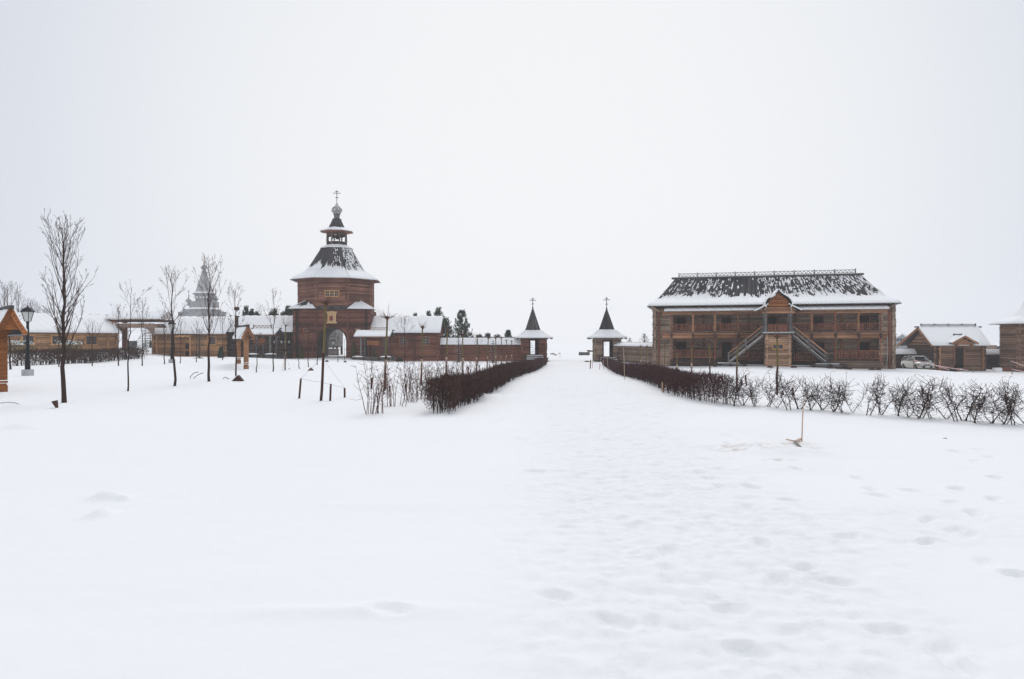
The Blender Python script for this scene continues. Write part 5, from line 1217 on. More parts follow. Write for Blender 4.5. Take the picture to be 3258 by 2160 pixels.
def thuja(label, px, ytop, ybase, d, hw, seed, mat='thuja'):
    rnd = random.Random(seed); x = X(px, d); z = G(x, d); H = Z(ytop, d) - z; e = thing('thuja_shrub', label, 'shrub', (x, d, z - .05), 0, 'brownish thujas by the walls'); m = MB()
    for i in range(2600):
        f = rnd.random() ** .8; a = rnd.uniform(0, 6.28); r = hw * (1 - f ** 2.2) ** .7 * rnd.uniform(.75, 1.05); c = V3((math.cos(a) * r, math.sin(a) * r, H * f)); v = V3((rnd.gauss(0, .35) + math.cos(a) * .3, rnd.gauss(0, .35) + math.sin(a) * .3, 1)).normalized() * .16; s = V3((-math.sin(a), math.cos(a), rnd.gauss(0, .3))) * .03
        m.add([c - s, c + s, c + v], [(0, 1, 2)])
    m.obj('foliage', M[mat], e); MB().tube([(0, 0, 0), (0, 0, H * .8)], [.06, .02], 6).obj('trunk', M['bark'], e)
thuja('brownish thuja between the gate tower and the right canopy', 1126, 1088, 1142, 91, .42, 1); thuja('brownish thuja against the gate tower wall left of the arch', 958, 1098, 1138, 92, .4, 2)
thuja('dark green thuja column at the joint of tan and dark houses', 703, 1103, 1138, 81, .35, 3, 'needle'); thuja('low round thuja bush at the foot of the red-brown house', 1271, 1139, 1148, 93, .45, 4, 'needle')

# ------------------------------------------------------------------ shrubs and hedges
def sticks(m, rnd, P, n, L, wd, up=.8, mi=None):
    """n short flat twigs; P() gives points"""
    for i in range(n):
        c = P(); v = V3((rnd.gauss(0, .6), rnd.gauss(0, .6), rnd.gauss(up, .45))).normalized() * L * rnd.uniform(.5, 1.3); s = v.cross(V3((rnd.gauss(0, 1), rnd.gauss(0, 1), rnd.gauss(0, 1)))).normalized() * wd * rnd.uniform(.6, 1.2)
        m.v += [tuple(c - s), tuple(c + s), tuple(c + v)]; b = len(m.v); m.f.append((b - 3, b - 2, b - 1)); m.mi.append(0 if mi is None else mi(rnd))
def hedge(label, pts, top, width, dens, seed, red=.35, L0=.2, wd0=.011, openbot=.4, fade_end=None, fade_start=None, stems=7):
    """pts: ground pixels (px, py, d); top: heights of the hedge at those points"""
    rnd = random.Random(seed); gp = [spot(*p) for p in pts]; a0 = gp[0]
    e = thing('hedge', label, 'hedge', tuple(a0)); m = MB(); st = MB()
    for (a, ha), (b, hb) in zip(zip(gp, top), list(zip(gp, top))[1:]):
        d = b - a; Ls = d.length; ns = max(1, int(Ls / .5)); side = V3((-d.y, d.x, 0)).normalized()
        for k in range(ns):
            f0 = k / ns; c = a.lerp(b, f0 + .5 / ns); h = ha + (hb - ha) * f0; gz = G(c.x, c.y); dist = c.length; sc = max(1, dist / 28); fd = 1.0
            if fade_end and b is gp[-1]: fd = max(.12, 1 - max(0, f0 - .4) / .6)
            hh = h * rnd.uniform(.96, 1.04); n = int(dens * .5 * h / sc ** 1.3 * fd * (Ls / ns / .5))
            def P():
                t = rnd.random(); zf = rnd.random() ** .62; w_ = width * (.5 + .08 * math.sin(c.y * 2 + c.x))
                edge = rnd.uniform(-1, 1); edge = math.copysign(abs(edge) ** .6, edge)
                w2 = w_ * (.62 + .38 * min(1, zf * 2.2)); hz = hh * (.06 + .92 * zf) * (1 - .05 * abs(edge))
                return V3((c.x, c.y, gz)) - a0 + d.normalized() * (t - .5) * (Ls / ns * 1.15) + side * edge * w2 + V3((0, 0, hz + .03 * math.sin(t * 9 + k)))
            sticks(m, rnd, P, n, L0 * min(1.5, sc ** .5), wd0 * sc, .7, lambda r: 1 if r.random() < red else 0)
            for j in range(int(stems * fd) + 1):
                p = V3((c.x, c.y, gz - .05)) - a0 + d.normalized() * rnd.uniform(-.28, .28) + side * rnd.uniform(-.75, .75) * width * .5; q = p + V3((rnd.gauss(0, .06), rnd.gauss(0, .06), h * rnd.uniform(.5, .8)))
                st.tube([p, p.lerp(q, .5) + V3((rnd.gauss(0, .02), rnd.gauss(0, .02), 0)), q], [.014 * sc ** .6, .011 * sc ** .6, .006], 3, cap=False)
    m.obj('twigs', [M['hedge'], M['hedger']], e, kind='stuff'); st.obj('stems', M['bark'], e, kind='stuff'); return e
hedge('dense dark clipped hedge along the left of the path, near end at the camera', [(1398, 1318, None), (1425, 1302, None), (1536, 1256, None), (1640, 1208, 45), (1730, 1163, 80)], [1.0, 1.03, .95, .85, .68], .95, 1500, 1, red=.25, openbot=.4)
hedge('purple-red clipped hedge along the right of the path, turning thin at the near end', [(1925, 1158, 80), (1985, 1185, 52), (2065, 1222, 38), (2170, 1258, None), (2262, 1278, None), (2318, 1288, None)], [.72, .8, .9, .95, 1.0, .95], .85, 1250, 2, red=.6)
hedge('low dark clipped hedge in front of the long tan house', [(30, 1170, 47), (150, 1163, 50), (300, 1152, 58), (452, 1141, 66)], [1.12, 1.1, 1.1, 1.02], 1.1, 1100, 3, red=.2)

ORD = ['first', 'second', 'third', 'fourth', 'fifth', 'sixth', 'seventh', 'eighth', 'ninth', 'tenth', 'eleventh', 'twelfth', 'thirteenth', 'fourteenth', 'fifteenth', 'sixteenth', 'seventeenth', 'eighteenth', 'nineteenth', 'twentieth', 'twenty-first', 'twenty-second', 'twenty-third', 'twenty-fourth', 'twenty-fifth', 'twenty-sixth']
def shrub_proto(seed):
    rnd = random.Random(seed); st = MB(); tw = MB(); n = rnd.randint(2, 4)
    for i in range(n):
        a = rnd.uniform(0, 6.28); p = V3((math.cos(a) * .05, math.sin(a) * .05, -.05)); dr = V3((rnd.gauss(0, .32), rnd.gauss(0, .2), 1)).normalized(); pts = [p]; rr = [rnd.uniform(.011, .019)]; H = rnd.uniform(.8, 1.02)
        for k in range(7):
            dr = (dr + V3((rnd.gauss(0, .22), rnd.gauss(0, .2), .08))).normalized(); pts.append(pts[-1] + dr * H / 7); rr.append(rr[0] * (1 - .11 * (k + 1)))
        st.tube(pts, rr, 5)
        for k in range(1, 8):
            for j in range(rnd.randint(3, 5) if k > 2 else 1):
                d2 = rdir(rnd, V3((0, 0, .4)), .9); L = rnd.uniform(.16, .42); q = pts[k]; pp = [q]; dd = d2
                for s in range(3): dd = (dd + V3((rnd.gauss(0, .3), rnd.gauss(0, .3), rnd.gauss(.12, .2)))).normalized(); pp.append(pp[-1] + dd * L / 3)
                tw.tube(pp, [.0075, .006, .005, .003], 3, cap=False)
                for s in range(rnd.randint(1, 3)):
                    q2 = pp[rnd.randint(1, 3)]; d3 = rdir(rnd, V3((0, 0, .4)), .9); tw.tube([q2, q2 + d3 * rnd.uniform(.06, .18)], [.0045, .003], 3, cap=False)
    return st.mesh('stems', M['bark']), tw.mesh('twigs', M['twig'])
protos = [shrub_proto(300 + i) for i in range(7)]
row = [2318, 2330, 2362, 2398, 2404, 2443, 2476, 2512, 2538, 2549, 2578, 2608, 2648, 2682, 2712, 2744, 2765, 2805, 2862, 2888, 2920, 2962, 3012, 3042, 3072, 3104, 3162, 3196, 3242]
rnd = random.Random(5); k = 0
row = [2338, 2366, 2404, 2443, 2474, 2512, 2541, 2578, 2612, 2648, 2682, 2715, 2762, 2800, 2860, 2888, 2922, 2962, 3008, 3040, 3070, 3104, 3160, 3192, 3226, 3262]
for i, px in enumerate(row):
    py = 1290 + (px - 2338) * (1354 - 1290) / (3258 - 2338) + rnd.uniform(-3, 3); b = spot(px, py); s = rnd.uniform(.92, 1.14)
    e = thing('bare_shrub', ORD[i] + ' bare shrub from the hedge corner, in the sparse row crossing to the right edge', 'shrub', tuple(b), rnd.uniform(-.5, .5) + (math.pi if rnd.random() < .5 else 0), 'bare shrubs in the sparse right row'); e.scale = (s * rnd.uniform(.8, 1.2), s, s * rnd.uniform(.9, 1.05))
    st, tw = protos[i % 7]
    for nm, me in (('stems', st), ('twigs', tw)):
        o = bpy.data.objects.new(nm, me); COL.objects.link(o); o.parent = e
def cane_shrub(label, px, py, H, n, spread, seed, d=None, fine=True):
    rnd = random.Random(seed); b = spot(px, py, d); e = thing('cane_shrub', label, 'shrub', tuple(b), 0, 'tall thin-caned shrubs left of the hedge'); m = MB(); tw = MB()
    for i in range(n):
        x0 = rnd.gauss(0, spread * .35); p = V3((x0, rnd.gauss(0, .15), -.05)); dr = V3((x0 * .5 + rnd.gauss(0, .16), rnd.gauss(0, .12), 1)).normalized(); h = H * rnd.uniform(.5, 1.05); pts = [p]
        for k in range(6): dr = (dr + V3((rnd.gauss(0, .06), rnd.gauss(0, .05), .05))).normalized(); pts.append(pts[-1] + dr * h / 6)
        r = rnd.uniform(.008, .017); m.tube(pts, [r * (1 - .12 * k) for k in range(7)], 4, cap=False)
        if fine:
            for k in range(2, 7):
                for j in range(rnd.randint(1, 3)):
                    q = pts[k]; d2 = rdir(rnd, V3((0, 0, .6)), .8); l = rnd.uniform(.12, .45); pp = q + d2 * l * .5; tw.tube([q, pp, pp + (d2 + V3((0, 0, .3))).normalized() * l * .5], [.006, .005, .003], 3, cap=False)
    m.obj('canes', M['twigr'], e)
    if fine: tw.obj('twigs', M['twigr'], e)
cane_shrub('nearest reddish cane shrub, leftmost clump beside the near hedge end', 1187, 1316, 1.75, 14, .5, 1); cane_shrub('second reddish cane shrub, just behind the nearest clump', 1247, 1295, 1.55, 14, .55, 2)
cane_shrub('third reddish cane shrub, close to the near hedge end', 1306, 1281, 1.5, 13, .5, 3); cane_shrub('thin cane shrub touching the near hedge end', 1342, 1272, 1.6, 9, .4, 4)
for i, (px, py, d, lb) in enumerate([(1375,1240,27,'cane shrub rising behind the near hedge top'),(1405,1225,30,'dense cane shrub behind the hedge, beside its near end'),(1440,1215,33,'thin cane shrub behind the hedge with short posts around'),(1480,1205,36,'cane shrub behind the hedge below the first spruce'),(1520,1195,39,'cane shrub behind the hedge, halfway to the pavilion'),(1560,1190,43,'cane shrub behind the hedge below the second spruce'),(1600,1180,48,'cane shrub behind the hedge before the thin saplings'),(1635,1172,54,'cane shrub behind the hedge in front of the pavilion steps, left'),(1668,1165,60,'last cane shrub behind the hedge in front of the pavilion steps')]):
    cane_shrub(lb, px, py, 1.5 if i < 3 else 1.25, 22 if i in (1,) else 16, 1.1 + i * .12, 20 + i, d, fine=i < 6)
# far small snowy bushes beside the long tan house
for i, (px, d, lb) in enumerate([(65, 62, 'snowy low bush behind the left hedge under the first window'), (222, 66, 'snowy low bush behind the left hedge right of the biggest tree')]):
    rnd = random.Random(i); x = X(px, d); z = G(x, d); e = thing('low_bush', lb, 'shrub', (x, d, z), 0, 'snowy low bushes'); m = MB(); s = MB(); sticks(m, rnd, lambda: V3((rnd.gauss(0, .7), rnd.gauss(0, .4), rnd.uniform(.6, 1.75 - .0))), 900, .16, .03); sticks(s, rnd, lambda: V3((rnd.gauss(0, .6), rnd.gauss(0, .35) - .2, rnd.uniform(1.45, 1.85))), 160, .14, .05, .1)
    m.obj('foliage', M['needle'], e); s.obj('snow_dusting', M['snow'], e)

# ------------------------------------------------------------------ posts, stakes, strings, hoops
def post(label, px, py, ytop, tp=None, d=None, r=.04, mat='post', group='short brown posts in the snow', name='wooden_post', band=True):
    b = spot(px, py, d); H = Z(ytop, b.y) - b.z; dx = X(tp, b.y) - b.x if tp else 0
    e = thing(name, label, 'post', (b.x, b.y, b.z - .06), 0, group)
    MB().tube([(0, 0, -.1), (dx, .02, H)], [r, r * .95], 8).obj('shaft', M[mat], e)
    if band: MB().tube([(dx * .93, .02, H * .93), (dx * .95, .02, H * .95)], r * 1.12, 8).obj('string_band', M['conc'], e)
    return V3((b.x + dx * .95, b.y, b.z + H * .93))
S1 = post('leftmost of three near brown posts, slightly leaning', 951, 1266, 1199, 957); S2 = post('tallest near brown post, just right of the leaning pollard trunk', 1050, 1275, 1217, 1052); S3 = post('rightmost of three near brown posts', 1097, 1265, 1229, 1096)
def string_(label, a, b, sag=.03, r=.006, mat='conc', n=6):
    pts = [a.lerp(b, i / n) - V3((0, 0, sag * 4 * (i / n) * (1 - i / n))) for i in range(n + 1)]; e = MB().tube([p - a for p in pts], r, 4).obj('tie_string', M[mat]); e.location = a
    return tag(e, label, 'string', 'strings tied between posts and saplings')
T1 = V3((X(1023, 25.7), 25.7, Z(1215, 25.7))); T2 = V3((X(1025, 25.7), 25.7, Z(1135, 25.7)))
string_('thin string from the leftmost near post to the pollard trunk, low', S1, T1); string_('thin string from pollard trunk to the tallest near post', T1, S2); string_('thin string between the tallest and the rightmost near posts', S2, S3)
string_('thin string rising from the leftmost near post to the trunk', S1, T2); string_('thin string falling from the trunk to the rightmost near post', T2, S3)
for lb, px, py, yt, tp, r in [('thick short post among cane shrubs, leftmost', 1181, 1237, 1197, 1183, .055), ('short thick post among the second cane clump', 1240, 1246, 1222, 1240, .04), ('pale-topped short post before the third cane clump', 1293, 1240, 1217, 1290, .05), ('leaning brown post behind the third cane clump', 1283, 1219, 1185, 1291, .03),
    ('leaning post behind the hedge below the house end', 1436, 1190, 1164, 1439, .035), ('short stub behind the hedge near its bend', 1445, 1203, 1180, 1444, .035), ('thin leaning stub behind the hedge', 1459, 1198, 1168, 1453, .03), ('short leaning post behind the hedge below the first spruce', 1483, 1180, 1159, 1486, .035), ('upright thick post behind the hedge below the first spruce', 1490, 1194, 1163, 1489, .055), ('thin post beside the upright thick one', 1498, 1192, 1172, 1498, .035),
    ('leaning short post left of the second spruce', 1524, 1173, 1158, 1527, .035), ('upright short post left of the second spruce', 1536, 1184, 1167, 1536, .045), ('short post right below the second spruce', 1559, 1175, 1156, 1558, .04), ('short brown post under the third pavilion-side sapling', 1583, 1172, 1158, 1580, .04),
    ('leaning post in the sparse shrub row, upper left', 2376, 1228, 1189, 2372, .04), ('short stub behind the shrubs left of the upper post', 2359, 1225, 1202, 2358, .03), ('tilted short post right of the porch sapling', 2496, 1256, 1239, 2490, .04), ('dark short post behind the shrubs right of the porch sapling', 2525, 1259, 1228, 2523, .035), ('small dark stub behind the near left hedge bend', 1371, 1222, 1196, 1374, .03)]:
    post(lb, px, py, yt, tp, None, r, band=False)
for lb, px, py, yt, tp, r, d in [('long thin pinkish stake beside the right hedge', 1988, 1207, 1102, 1984, .018, None), ('thin pale stake leaning at the far right hedge', 1936, 1168, 1132, 1931, .02, 62), ('orange stake at the far path edge by the right pavilion', 1878, 1165, 1143, 1879, .05, 68), ('thin dark stake beside the orange stake', 1885, 1162, 1150, 1885, .02, 70), ('red-tipped thin stake before the right pavilion steps', 1907, 1167, 1153, 1909, .025, 66), ('thin stake at the far end of the right hedge', 1920, 1166, 1142, 1920, .02, 66), ('thin stake in the snow beyond the pavilions', 1781, 1139, 1128, 1782, .04, 110),
        ('slim pale stake behind the right hedge', 2230, 1203, 1160, 2230, .015, 40)]:
    post(lb, px, py, yt, tp, d, r, 'stake' if 'dark' not in lb and 'orange' not in lb and 'red' not in lb else ('orange' if 'orange' in lb else 'red' if 'red' in lb else 'post'), 'thin stakes by the path', 'marker_stake', False)
b = spot(2107, 1248); e = thing('wooden_stake', 'short stake of two pale and orange slats beside the right hedge', 'stake', tuple(b)); MB().box((0, 0, .2), (.05, .03, .5)).obj('slat', M['stake'], e); MB().box((.07, .02, .17), (.05, .03, .44)).obj('slat', M['orange'], e)
b = spot(2551, 1404); e = thing('pale_stake', 'tall thin pale timber stake upright beside broken boards in the near snow', 'stake', (b.x, b.y, b.z)); H = Z(1262, b.y) - b.z; MB().tube([(0, 0, -.05), (.02, 0, H * .55), (.045, 0, H)], [.015, .013, .009], 5).obj('shaft', M['stake'], e)
def board(label, p0, p1, w_, t, mat):
    a, c = spot(*p0), spot(*p1); a.z += .05; c.z += .04; e = MB().beam(V3((0, 0, 0)), c - a, w_, t).obj('broken_board', M[mat]); e.location = a; tag(e, label, 'board', 'broken boards by the tall pale stake')
board('pale broken board lying left of the tall stake foot', (2502, 1405), (2528, 1410), .04, .02, 'stake'); board('short pale board at the tall stake foot', (2530, 1412), (2548, 1402), .05, .03, 'stake'); board('dark-tipped broken board pointing to the camera', (2526, 1410), (2549, 1432), .045, .02, 'greywood')
def hoop(label, pts, r=.012, mat='iron'):
    d = spot(*pts[0][:2]).y; P = [V3((X(px, d + .03 * i), d + .03 * i, Z(py, d + .03 * i))) for i, (px, py) in enumerate(pts)]; P[0].z -= .06
    o = MB().tube([p - P[0] for p in P], r, 5).obj('bent_rod', M[mat]); o.location = P[0]; tag(o, label, 'rod', 'bent rods sticking out of the snow')
hoop('small dark bent rod in the near snow at the right', [(2998, 1401), (3001, 1396), (3008, 1394), (3018, 1397), (3025, 1401)]); hoop('long bent hose arching out of the snow at the left edge', [(68, 1294), (60, 1286), (45, 1281), (25, 1280), (-10, 1283)], .018, 'conc')
hoop('left bent rod of the pair before the tan house', [(603, 1205), (606, 1199), (613, 1190), (622, 1185), (632, 1184)], .018); hoop('right bent rod of the pair before the tan house', [(614, 1206), (619, 1200), (629, 1193), (640, 1188), (648, 1186)], .018); hoop('low dark rod left of the snow-covered triangle board', [(709, 1206), (713, 1200), (720, 1201), (732, 1207)], .018)
hoop('tiny bent rod left of the slim sapling', [(914, 1175), (918, 1172), (924, 1174)], .015)
def tri_board(label, px, py, d, s):
    b = spot(px, py, d); o = MB().prism([(-.28 * s, 0), (.02, .3 * s), (.28 * s, 0)], -.15, .15).obj('tilted_board', M['post']); o.location = b; tag(o, label, 'board', 'dark boards poking out of the snow'); MB().beam((-.3 * s, 0, .01), (.02, 0, .33 * s), .34, .03).obj('snow_cover', M['snow'], o)
tri_board('dark triangle of board poking up beside the tree left of the carved stand', 758, 1212, None, 1.0); tri_board('small orange-tinted triangle board left of the arch', 989, 1180, None, .75)
tri_board('tiny dark board tip before the arch', 1040, 1153, 66, .6); tri_board('tiny dark board right of the small arch tree', 1098, 1152, 66, .55)
b = spot(178, 1298); o = MB().prism([(-.13, .22), (.03, .26), (.06, -.05)], -.05, .05).obj('tilted_board', M['post']); o.location = b; tag(o, 'dark pointed board tip at the foot of the biggest tree', 'board', 'dark boards poking out of the snow')
# things beyond the pavilions and through the arch
b = V3((X(1842, 120), 120, G(X(1842, 120), 120))); L = X(1876, 120) - b.x; e = thing('felled_log', 'thick grey log lying on the snow beyond the pavilions', 'log', (b.x, b.y, b.z)); MB().tube([(0, 0, .3), (L * .5, .05, .28), (L, .1, .3)], [.3, .26, .28], 10).obj('bark', M['greywood'], e)
for i, (px, py, d, s, lb) in enumerate([(1880, 1106, 150, .8, 'largest dark clod in the snow beyond the pavilions'), (1867, 1140, 90, .35, 'dark clod at the path edge by the orange stake'), (1758, 1119, 125, .5, 'dark stone left on the far path'), (1768, 1126, 120, .35, 'small dark stone below it on the far path'), (1743, 1142, 92, .3, 'dark lump beside the left pavilion foot'), (1780, 1117, 130, .3, 'little dark lump in the middle of the far gap'), (1872, 1100, 160, .5, 'faint clod behind the largest one')]):
    rn = random.Random(i); z = G(X(px, d), d); m = MB(); m.lathe([(s * .6, -.1), (s * .7, .05), (s * .5, s * .3), (s * .15, s * .42)], 7, sx=1.4, sy=.8); m.v = [(v[0] + rn.gauss(0, .05 * s), v[1] + rn.gauss(0, .05 * s), v[2] + rn.gauss(0, .03 * s)) for v in m.v]; o = m.obj('earth_clod', M['post']); o.location = (X(px, d), d, z); tag(o, lb, 'clod', 'clods and stones beyond the pavilions')
d = 108; e = thing('log_steps', 'snowy timber steps seen through the gate tower passage', 'steps', (X(1052, d), d, G(X(1052, d), d)))
for i in range(5): MB().box((.3 - i * .12, i * .4, .12 + i * .2), (2.0, .4, .16)).obj('step', M['dark'], e); MB().box((.3 - i * .12, i * .4, .225 + i * .2), (2.0, .36, .05)).obj('snow_cover', M['snow'], e)
d = 106.5; x = X(1036, d); e = MB().lathe([(.28, 0), (.28, 2.3), (.36, 2.35), (.3, 2.5)], 8).obj('gate_pillar', M['rail']); e.location = (x, d, G(x, d)); tag(e, 'brown timber pillar just inside the bright arch opening', 'pillar')
Bq = Bld('plank_house', 'pale grey plank house seen through the gate tower arch', 'house', X(1040, 135), 135, .6); 
for i in range(22): log(Bq.e, (0, 0, .12 + i * .3), (X(1068, 135) - X(1040, 135), 0, .12 + i * .3), .16, M['greywood'])
MB().box(((X(1068, 135) - X(1040, 135)) / 2, 3, 3.3), (X(1068, 135) - X(1040, 135), 5.5, 6.6)).obj('wall', M['greywood'], Bq.e); MB().beam((-.5, -.3, 6.7), (X(1068, 135) - X(1040, 135) + .3, -.3, 6.7), 1.2, .2).obj('roof', M['snow'], Bq.e)
for i, (px, d, h, lb) in enumerate([(1087, 112, .9, 'right dark gate post beyond the arch'), (1072, 114, .9, 'left dark gate post beyond the arch')]):
    x = X(px, d); o = MB().box((0, 0, .6), (.3, .3, 1.5)).obj('gate_post', M['dark']); o.location = (x, d, G(x, d)); tag(o, lb, 'post', 'posts beyond the arch')

# ------------------------------------------------------------------ car, tape and odds at the right
def car():
    d = 77.5; xc = X(2919, d); z = Z(1177, d) + .0; e = thing('parked_car', 'silver-beige crossover car parked by the wall right of the gallery house', 'car', (xc, d, z), R(-96))
    # stations along the length: x, half width, body bottom, belt height
    def loft(secs, name, mat, par, smooth=True):
        m = MB(); n = len(secs[0])
        for s in secs: m.v += s
        for i in range(len(secs) - 1):
            for k in range(n - 1): m.f.append((i * n + k, i * n + k + 1, (i + 1) * n + k + 1, (i + 1) * n + k)); m.mi.append(0)
        m.f.append(tuple(range(n))); m.mi.append(0); m.f.append(tuple(range((len(secs) - 1) * n, len(secs) * n))[::-1]); m.mi.append(0)
        return m.obj(name, mat, par, smooth=smooth)
    st = [(-2.2, .70, .45, .80), (-2.15, .84, .32, .95), (-1.6, .92, .25, 1.02), (-.5, .93, .22, 1.0), (.7, .93, .22, .96), (1.3, .92, .22, .93), (1.85, .88, .25, .84), (2.2, .78, .3, .70), (2.28, .6, .38, .55)]
    secs = [[(x, -w_ * .8, b), (x, -w_ * .99, b + .12), (x, -w_, (b + t) / 2), (x, -w_ * .93, t), (x, -w_ * .5, t + .045), (x, w_ * .5, t + .045), (x, w_ * .93, t), (x, w_, (b + t) / 2), (x, w_ * .99, b + .12), (x, w_ * .8, b), (x, -w_ * .8, b)] for x, w_, b, t in st]
    loft(secs, 'body', M['carpaint'], e)
    cs = [(-2.1, .72, .95, .95), (-1.65, .74, .98, 1.44), (-1.2, .74, .98, 1.56), (-.2, .74, .98, 1.6), (.35, .73, .97, 1.52), (1.15, .76, .92, .95)]
    g = loft([[(x, -.8 if x > -2 else -.74, b), (x, -w_ * (.82 if t > b + .1 else 1), t), (x, 0, t + .02), (x, w_ * (.82 if t > b + .1 else 1), t), (x, .8 if x > -2 else .74, b)] for x, w_, b, t in cs], 'window_glass', M['carglass'], e)
    m = MB(); m.add([(-1.75, -.6, 1.47), (-1.2, -.63, 1.585), (-.2, -.63, 1.625), (.4, -.6, 1.53), (.4, .6, 1.53), (-.2, .63, 1.625), (-1.2, .63, 1.585), (-1.75, .6, 1.47)], [(0, 1, 6, 7), (1, 2, 5, 6), (2, 3, 4, 5)])
    for s in (-1, 1):
        m.beam((.4, s * .6, 1.53), (1.2, s * .78, .95), .07, .05).beam((-.45, s * .63, 1.58), (-.5, s * .82, .98), .07, .05).beam((-1.25, s * .62, 1.56), (-1.35, s * .8, 1.0), .08, .06).beam((-1.75, s * .6, 1.47), (-2.1, s * .76, .98), .12, .08).beam((-1.75, s * .61, 1.49), (-.2, s * .64, 1.62), .05, .05).beam((-.2, s * .64, 1.62), (.4, s * .61, 1.54), .05, .05)
    m.obj('roof', M['carpaint'], e)
    for x in (-1.4, 1.42):
        for s in (-1, 1):
            MB().lathe([(.36, -.1), (.36, .1)], 18).v
            w = MB(); n = 18
            for yy in (-.11, .11):
                for k in range(n): a = 2 * math.pi * k / n; w.v.append((x + .35 * math.cos(a), s * .84 + yy, .34 + .35 * math.sin(a)))
            for k in range(n): w.f.append((k, (k + 1) % n, n + (k + 1) % n, n + k)); w.mi.append(0)
            w.f += [tuple(range(n)), tuple(range(n, 2 * n))]; w.mi += [0, 0]; wo = w.obj('wheel', M['rubber'], e)
            h = MB(); h.v = [(x + .2 * math.cos(2 * math.pi * k / 10), s * .96, .34 + .2 * math.sin(2 * math.pi * k / 10)) for k in range(10)]; h.f = [tuple(range(10))]; h.mi = [0]; h.obj('rim', M['greywood'], wo)
    for s in (-1, 1):
        MB().beam((2.08, s * .45, .76), (1.9, s * .82, .82), .16, .1).obj('headlight', M['milk'], e); MB().box((.85, s * .98, 1.02), (.14, .2, .14)).obj('mirror', M['carpaint'], e); MB().box((2.2, s * .6, .42), (.1, .18, .1)).obj('fog_light', M['milk'], e)
        MB().box((.1, s * .935, .82), (.16, .02, .03)).obj('door_handle', M['greywood'], e)
    MB().box((2.2, 0, .68), (.06, .75, .09)).obj('grille', M['iron'], e); MB().box((2.27, 0, .38), (.06, .9, .16)).obj('air_intake', M['iron'], e); MB().box((2.31, 0, .44), (.02, .5, .11)).obj('number_plate', M['white'], e); MB().box((2.24, 0, .7), (.03, .12, .06)).obj('badge', M['conc'], e)
car()
def tape(label, a, b, sag, n=40, w_=.09):
    m = MB()
    for i in range(n):
        def P(t, o): p = a.lerp(b, t) - V3((0, 0, sag * 4 * t * (1 - t))) ; return p + V3((0, .03 * math.sin(t * 20), o)) - a
        t0, t1 = i / n, (i + 1) / n; m.add([P(t0, -w_/2), P(t1, -w_/2), P(t1, w_/2), P(t0, w_/2), P(t0, -w_/2) + V3((0,.004,0)), P(t1, -w_/2) + V3((0,.004,0)), P(t1, w_/2) + V3((0,.004,0)), P(t0, w_/2) + V3((0,.004,0))], [(0, 1, 2, 3), (7, 6, 5, 4), (0, 4, 5, 1), (3, 2, 6, 7)], i % 2)
    o = m.obj('barrier_tape', [M['red'], M['white']]); o.location = a; tag(o, label, 'tape', 'red and white barrier tapes')
q = lambda px, py, d: V3((X(px, d), d, Z(py, d)))
for lb, px, py, yt, tp, d in [('stake with tape in front of the parked car', 2908, 1181, 1133, 2906, 73), ('leaning stake with tape by the corner tower', 3221, 1184, 1144, 3215, 72), ('short orange stake below the cottage door', 3050, 1180, 1166, 3050, 76), ('thin pale stake right of the cottage door', 3097, 1180, 1163, 3097, 76)]:
    post(lb, px, py, yt, tp, d, .04, 'orange' if 'orange' in lb else 'greywood', 'stakes holding barrier tape', 'tape_stake', False)
tape('barrier tape sagging from the car stake toward the cottage door', q(2906, 1145, 73), q(3080, 1178, 74), .12, 60); tape('lower barrier tape from the car stake toward the short orange stake', q(2908, 1147, 73), q(3020, 1177, 74), -.1, 40); tape('upper barrier tape from the leaning stake to the right edge', q(3217, 1148, 72), q(3290, 1172, 66), .05, 30); tape('lower barrier tape from the leaning stake to the right edge', q(3220, 1174, 72), q(3290, 1187, 66), .05, 30)
b = V3((X(2137, 77), 76.4, Z(1150, 77)))
for i, (px, py, d, lb, s, mt) in enumerate([(3025, 1176, 78, 'dark round lid half under snow below the cottage', .8, 'iron'), (3210, 1180, 79, 'big dark pipe end poking out of snow by the corner tower', 1.0, 'rail')]):
    x = X(px, d); z = G(x, d); m = MB(); m.lathe([(s * .9, -.4), (s * .85, .1), (s * .6, .38), (s * .2, .5)], 12, sx=1, sy=.6); o = m.obj('manhole_ring', M[mt]); o.location = (x, d, z); tag(o, lb, 'pipe', None)
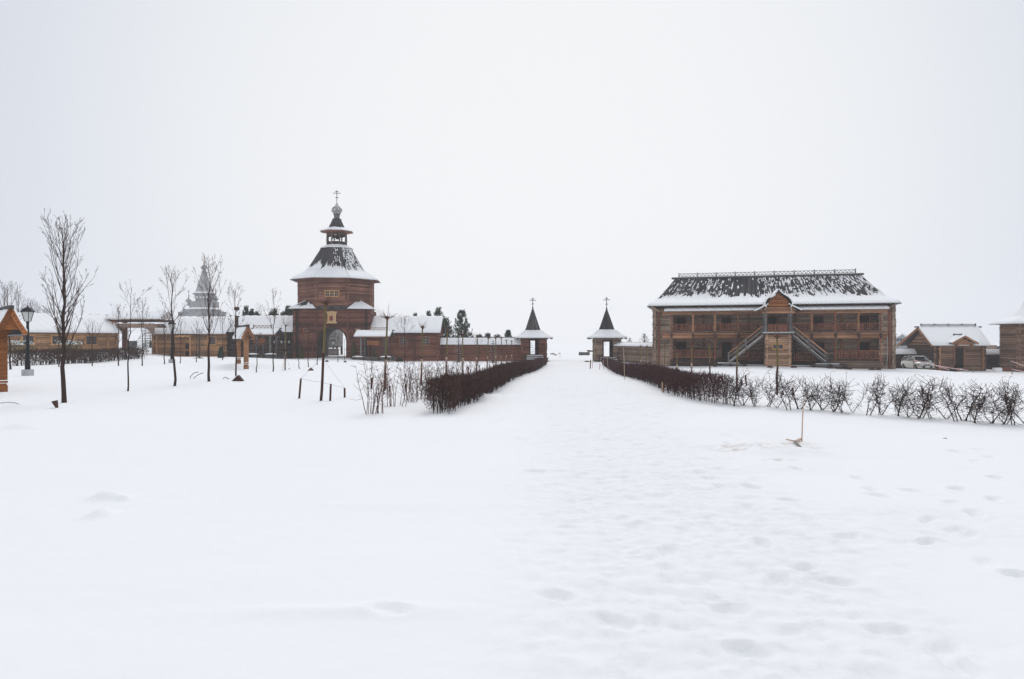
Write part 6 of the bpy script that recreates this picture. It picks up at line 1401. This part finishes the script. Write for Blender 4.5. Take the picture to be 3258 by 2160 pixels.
e = thing('white_block', 'white foam block on the snow left of the big dark pipe end', 'block', (X(3173, 77), 77, G(X(3173, 77), 77))); MB().box((0, 0, .25), (.75, .5, .5)).obj('block', M['white'], e)
rnd = random.Random(77)
for i in range(7):
    px = [2525, 2640, 2668, 2700, 2775, 2795, 2450][i]; d = 69.5; x = X(px, d); z = G(x, d)
    lb = ['dark clod before the central porch', 'clod right of the stair foot', 'clod at the cable foot of the timber landing', 'flat clod below the lower right gallery', 'dark clod below the right lower window', 'small clod near the right corner of the gallery house', 'small clod left of the porch box'][i]
    m = MB(); m.lathe([(.25, -.1), (.22, .06), (.1, .16), (.03, .2)], 7, sx=1.5); m.v = [(v[0] + rnd.gauss(0, .03), v[1] + rnd.gauss(0, .03), v[2] + rnd.gauss(0, .02)) for v in m.v]; o = m.obj('earth_clod', M['post']); o.location = (x, d, z); tag(o, lb, 'clod', 'clods before the gallery house')
# dry seed-head weed by the porch
b = spot(2425, 1245); e = thing('dry_weed', 'bent dry weed with dark seed heads among the sparse shrubs', 'weed', tuple(b)); m = MB(); m.tube([(0, 0, 0), (.05, 0, .5), (.15, 0, .78), (.42, 0, 1.0)], [.008, .006, .005, .003], 4); m.obj('stem', M['twig'], e); m = MB(); rnd = random.Random(3)
for i in range(12): m.blob((.18 + rnd.uniform(0, .3), rnd.gauss(0, .03), .85 + rnd.uniform(-.08, .2)), .016, rnd)
m.obj('seed_heads', M['twig'], e)

# ------------------------------------------------------------------ fog
hz = MB().box((0, 0, 21.5), (2100, 2100, 61)); fm = bpy.data.materials.new('fog'); fm.use_nodes = True; ft = fm.node_tree; ft.nodes.clear()
fo = ft.nodes.new('ShaderNodeOutputMaterial'); pv = ft.nodes.new('ShaderNodeVolumePrincipled'); pv.inputs['Density'].default_value = .0006; pv.inputs['Color'].default_value = (.96, .97, 1, 1); pv.inputs['Anisotropy'].default_value = .3
ft.links.new(pv.outputs[0], fo.inputs['Volume']); o = hz.obj('haze', fm, None, kind='stuff')
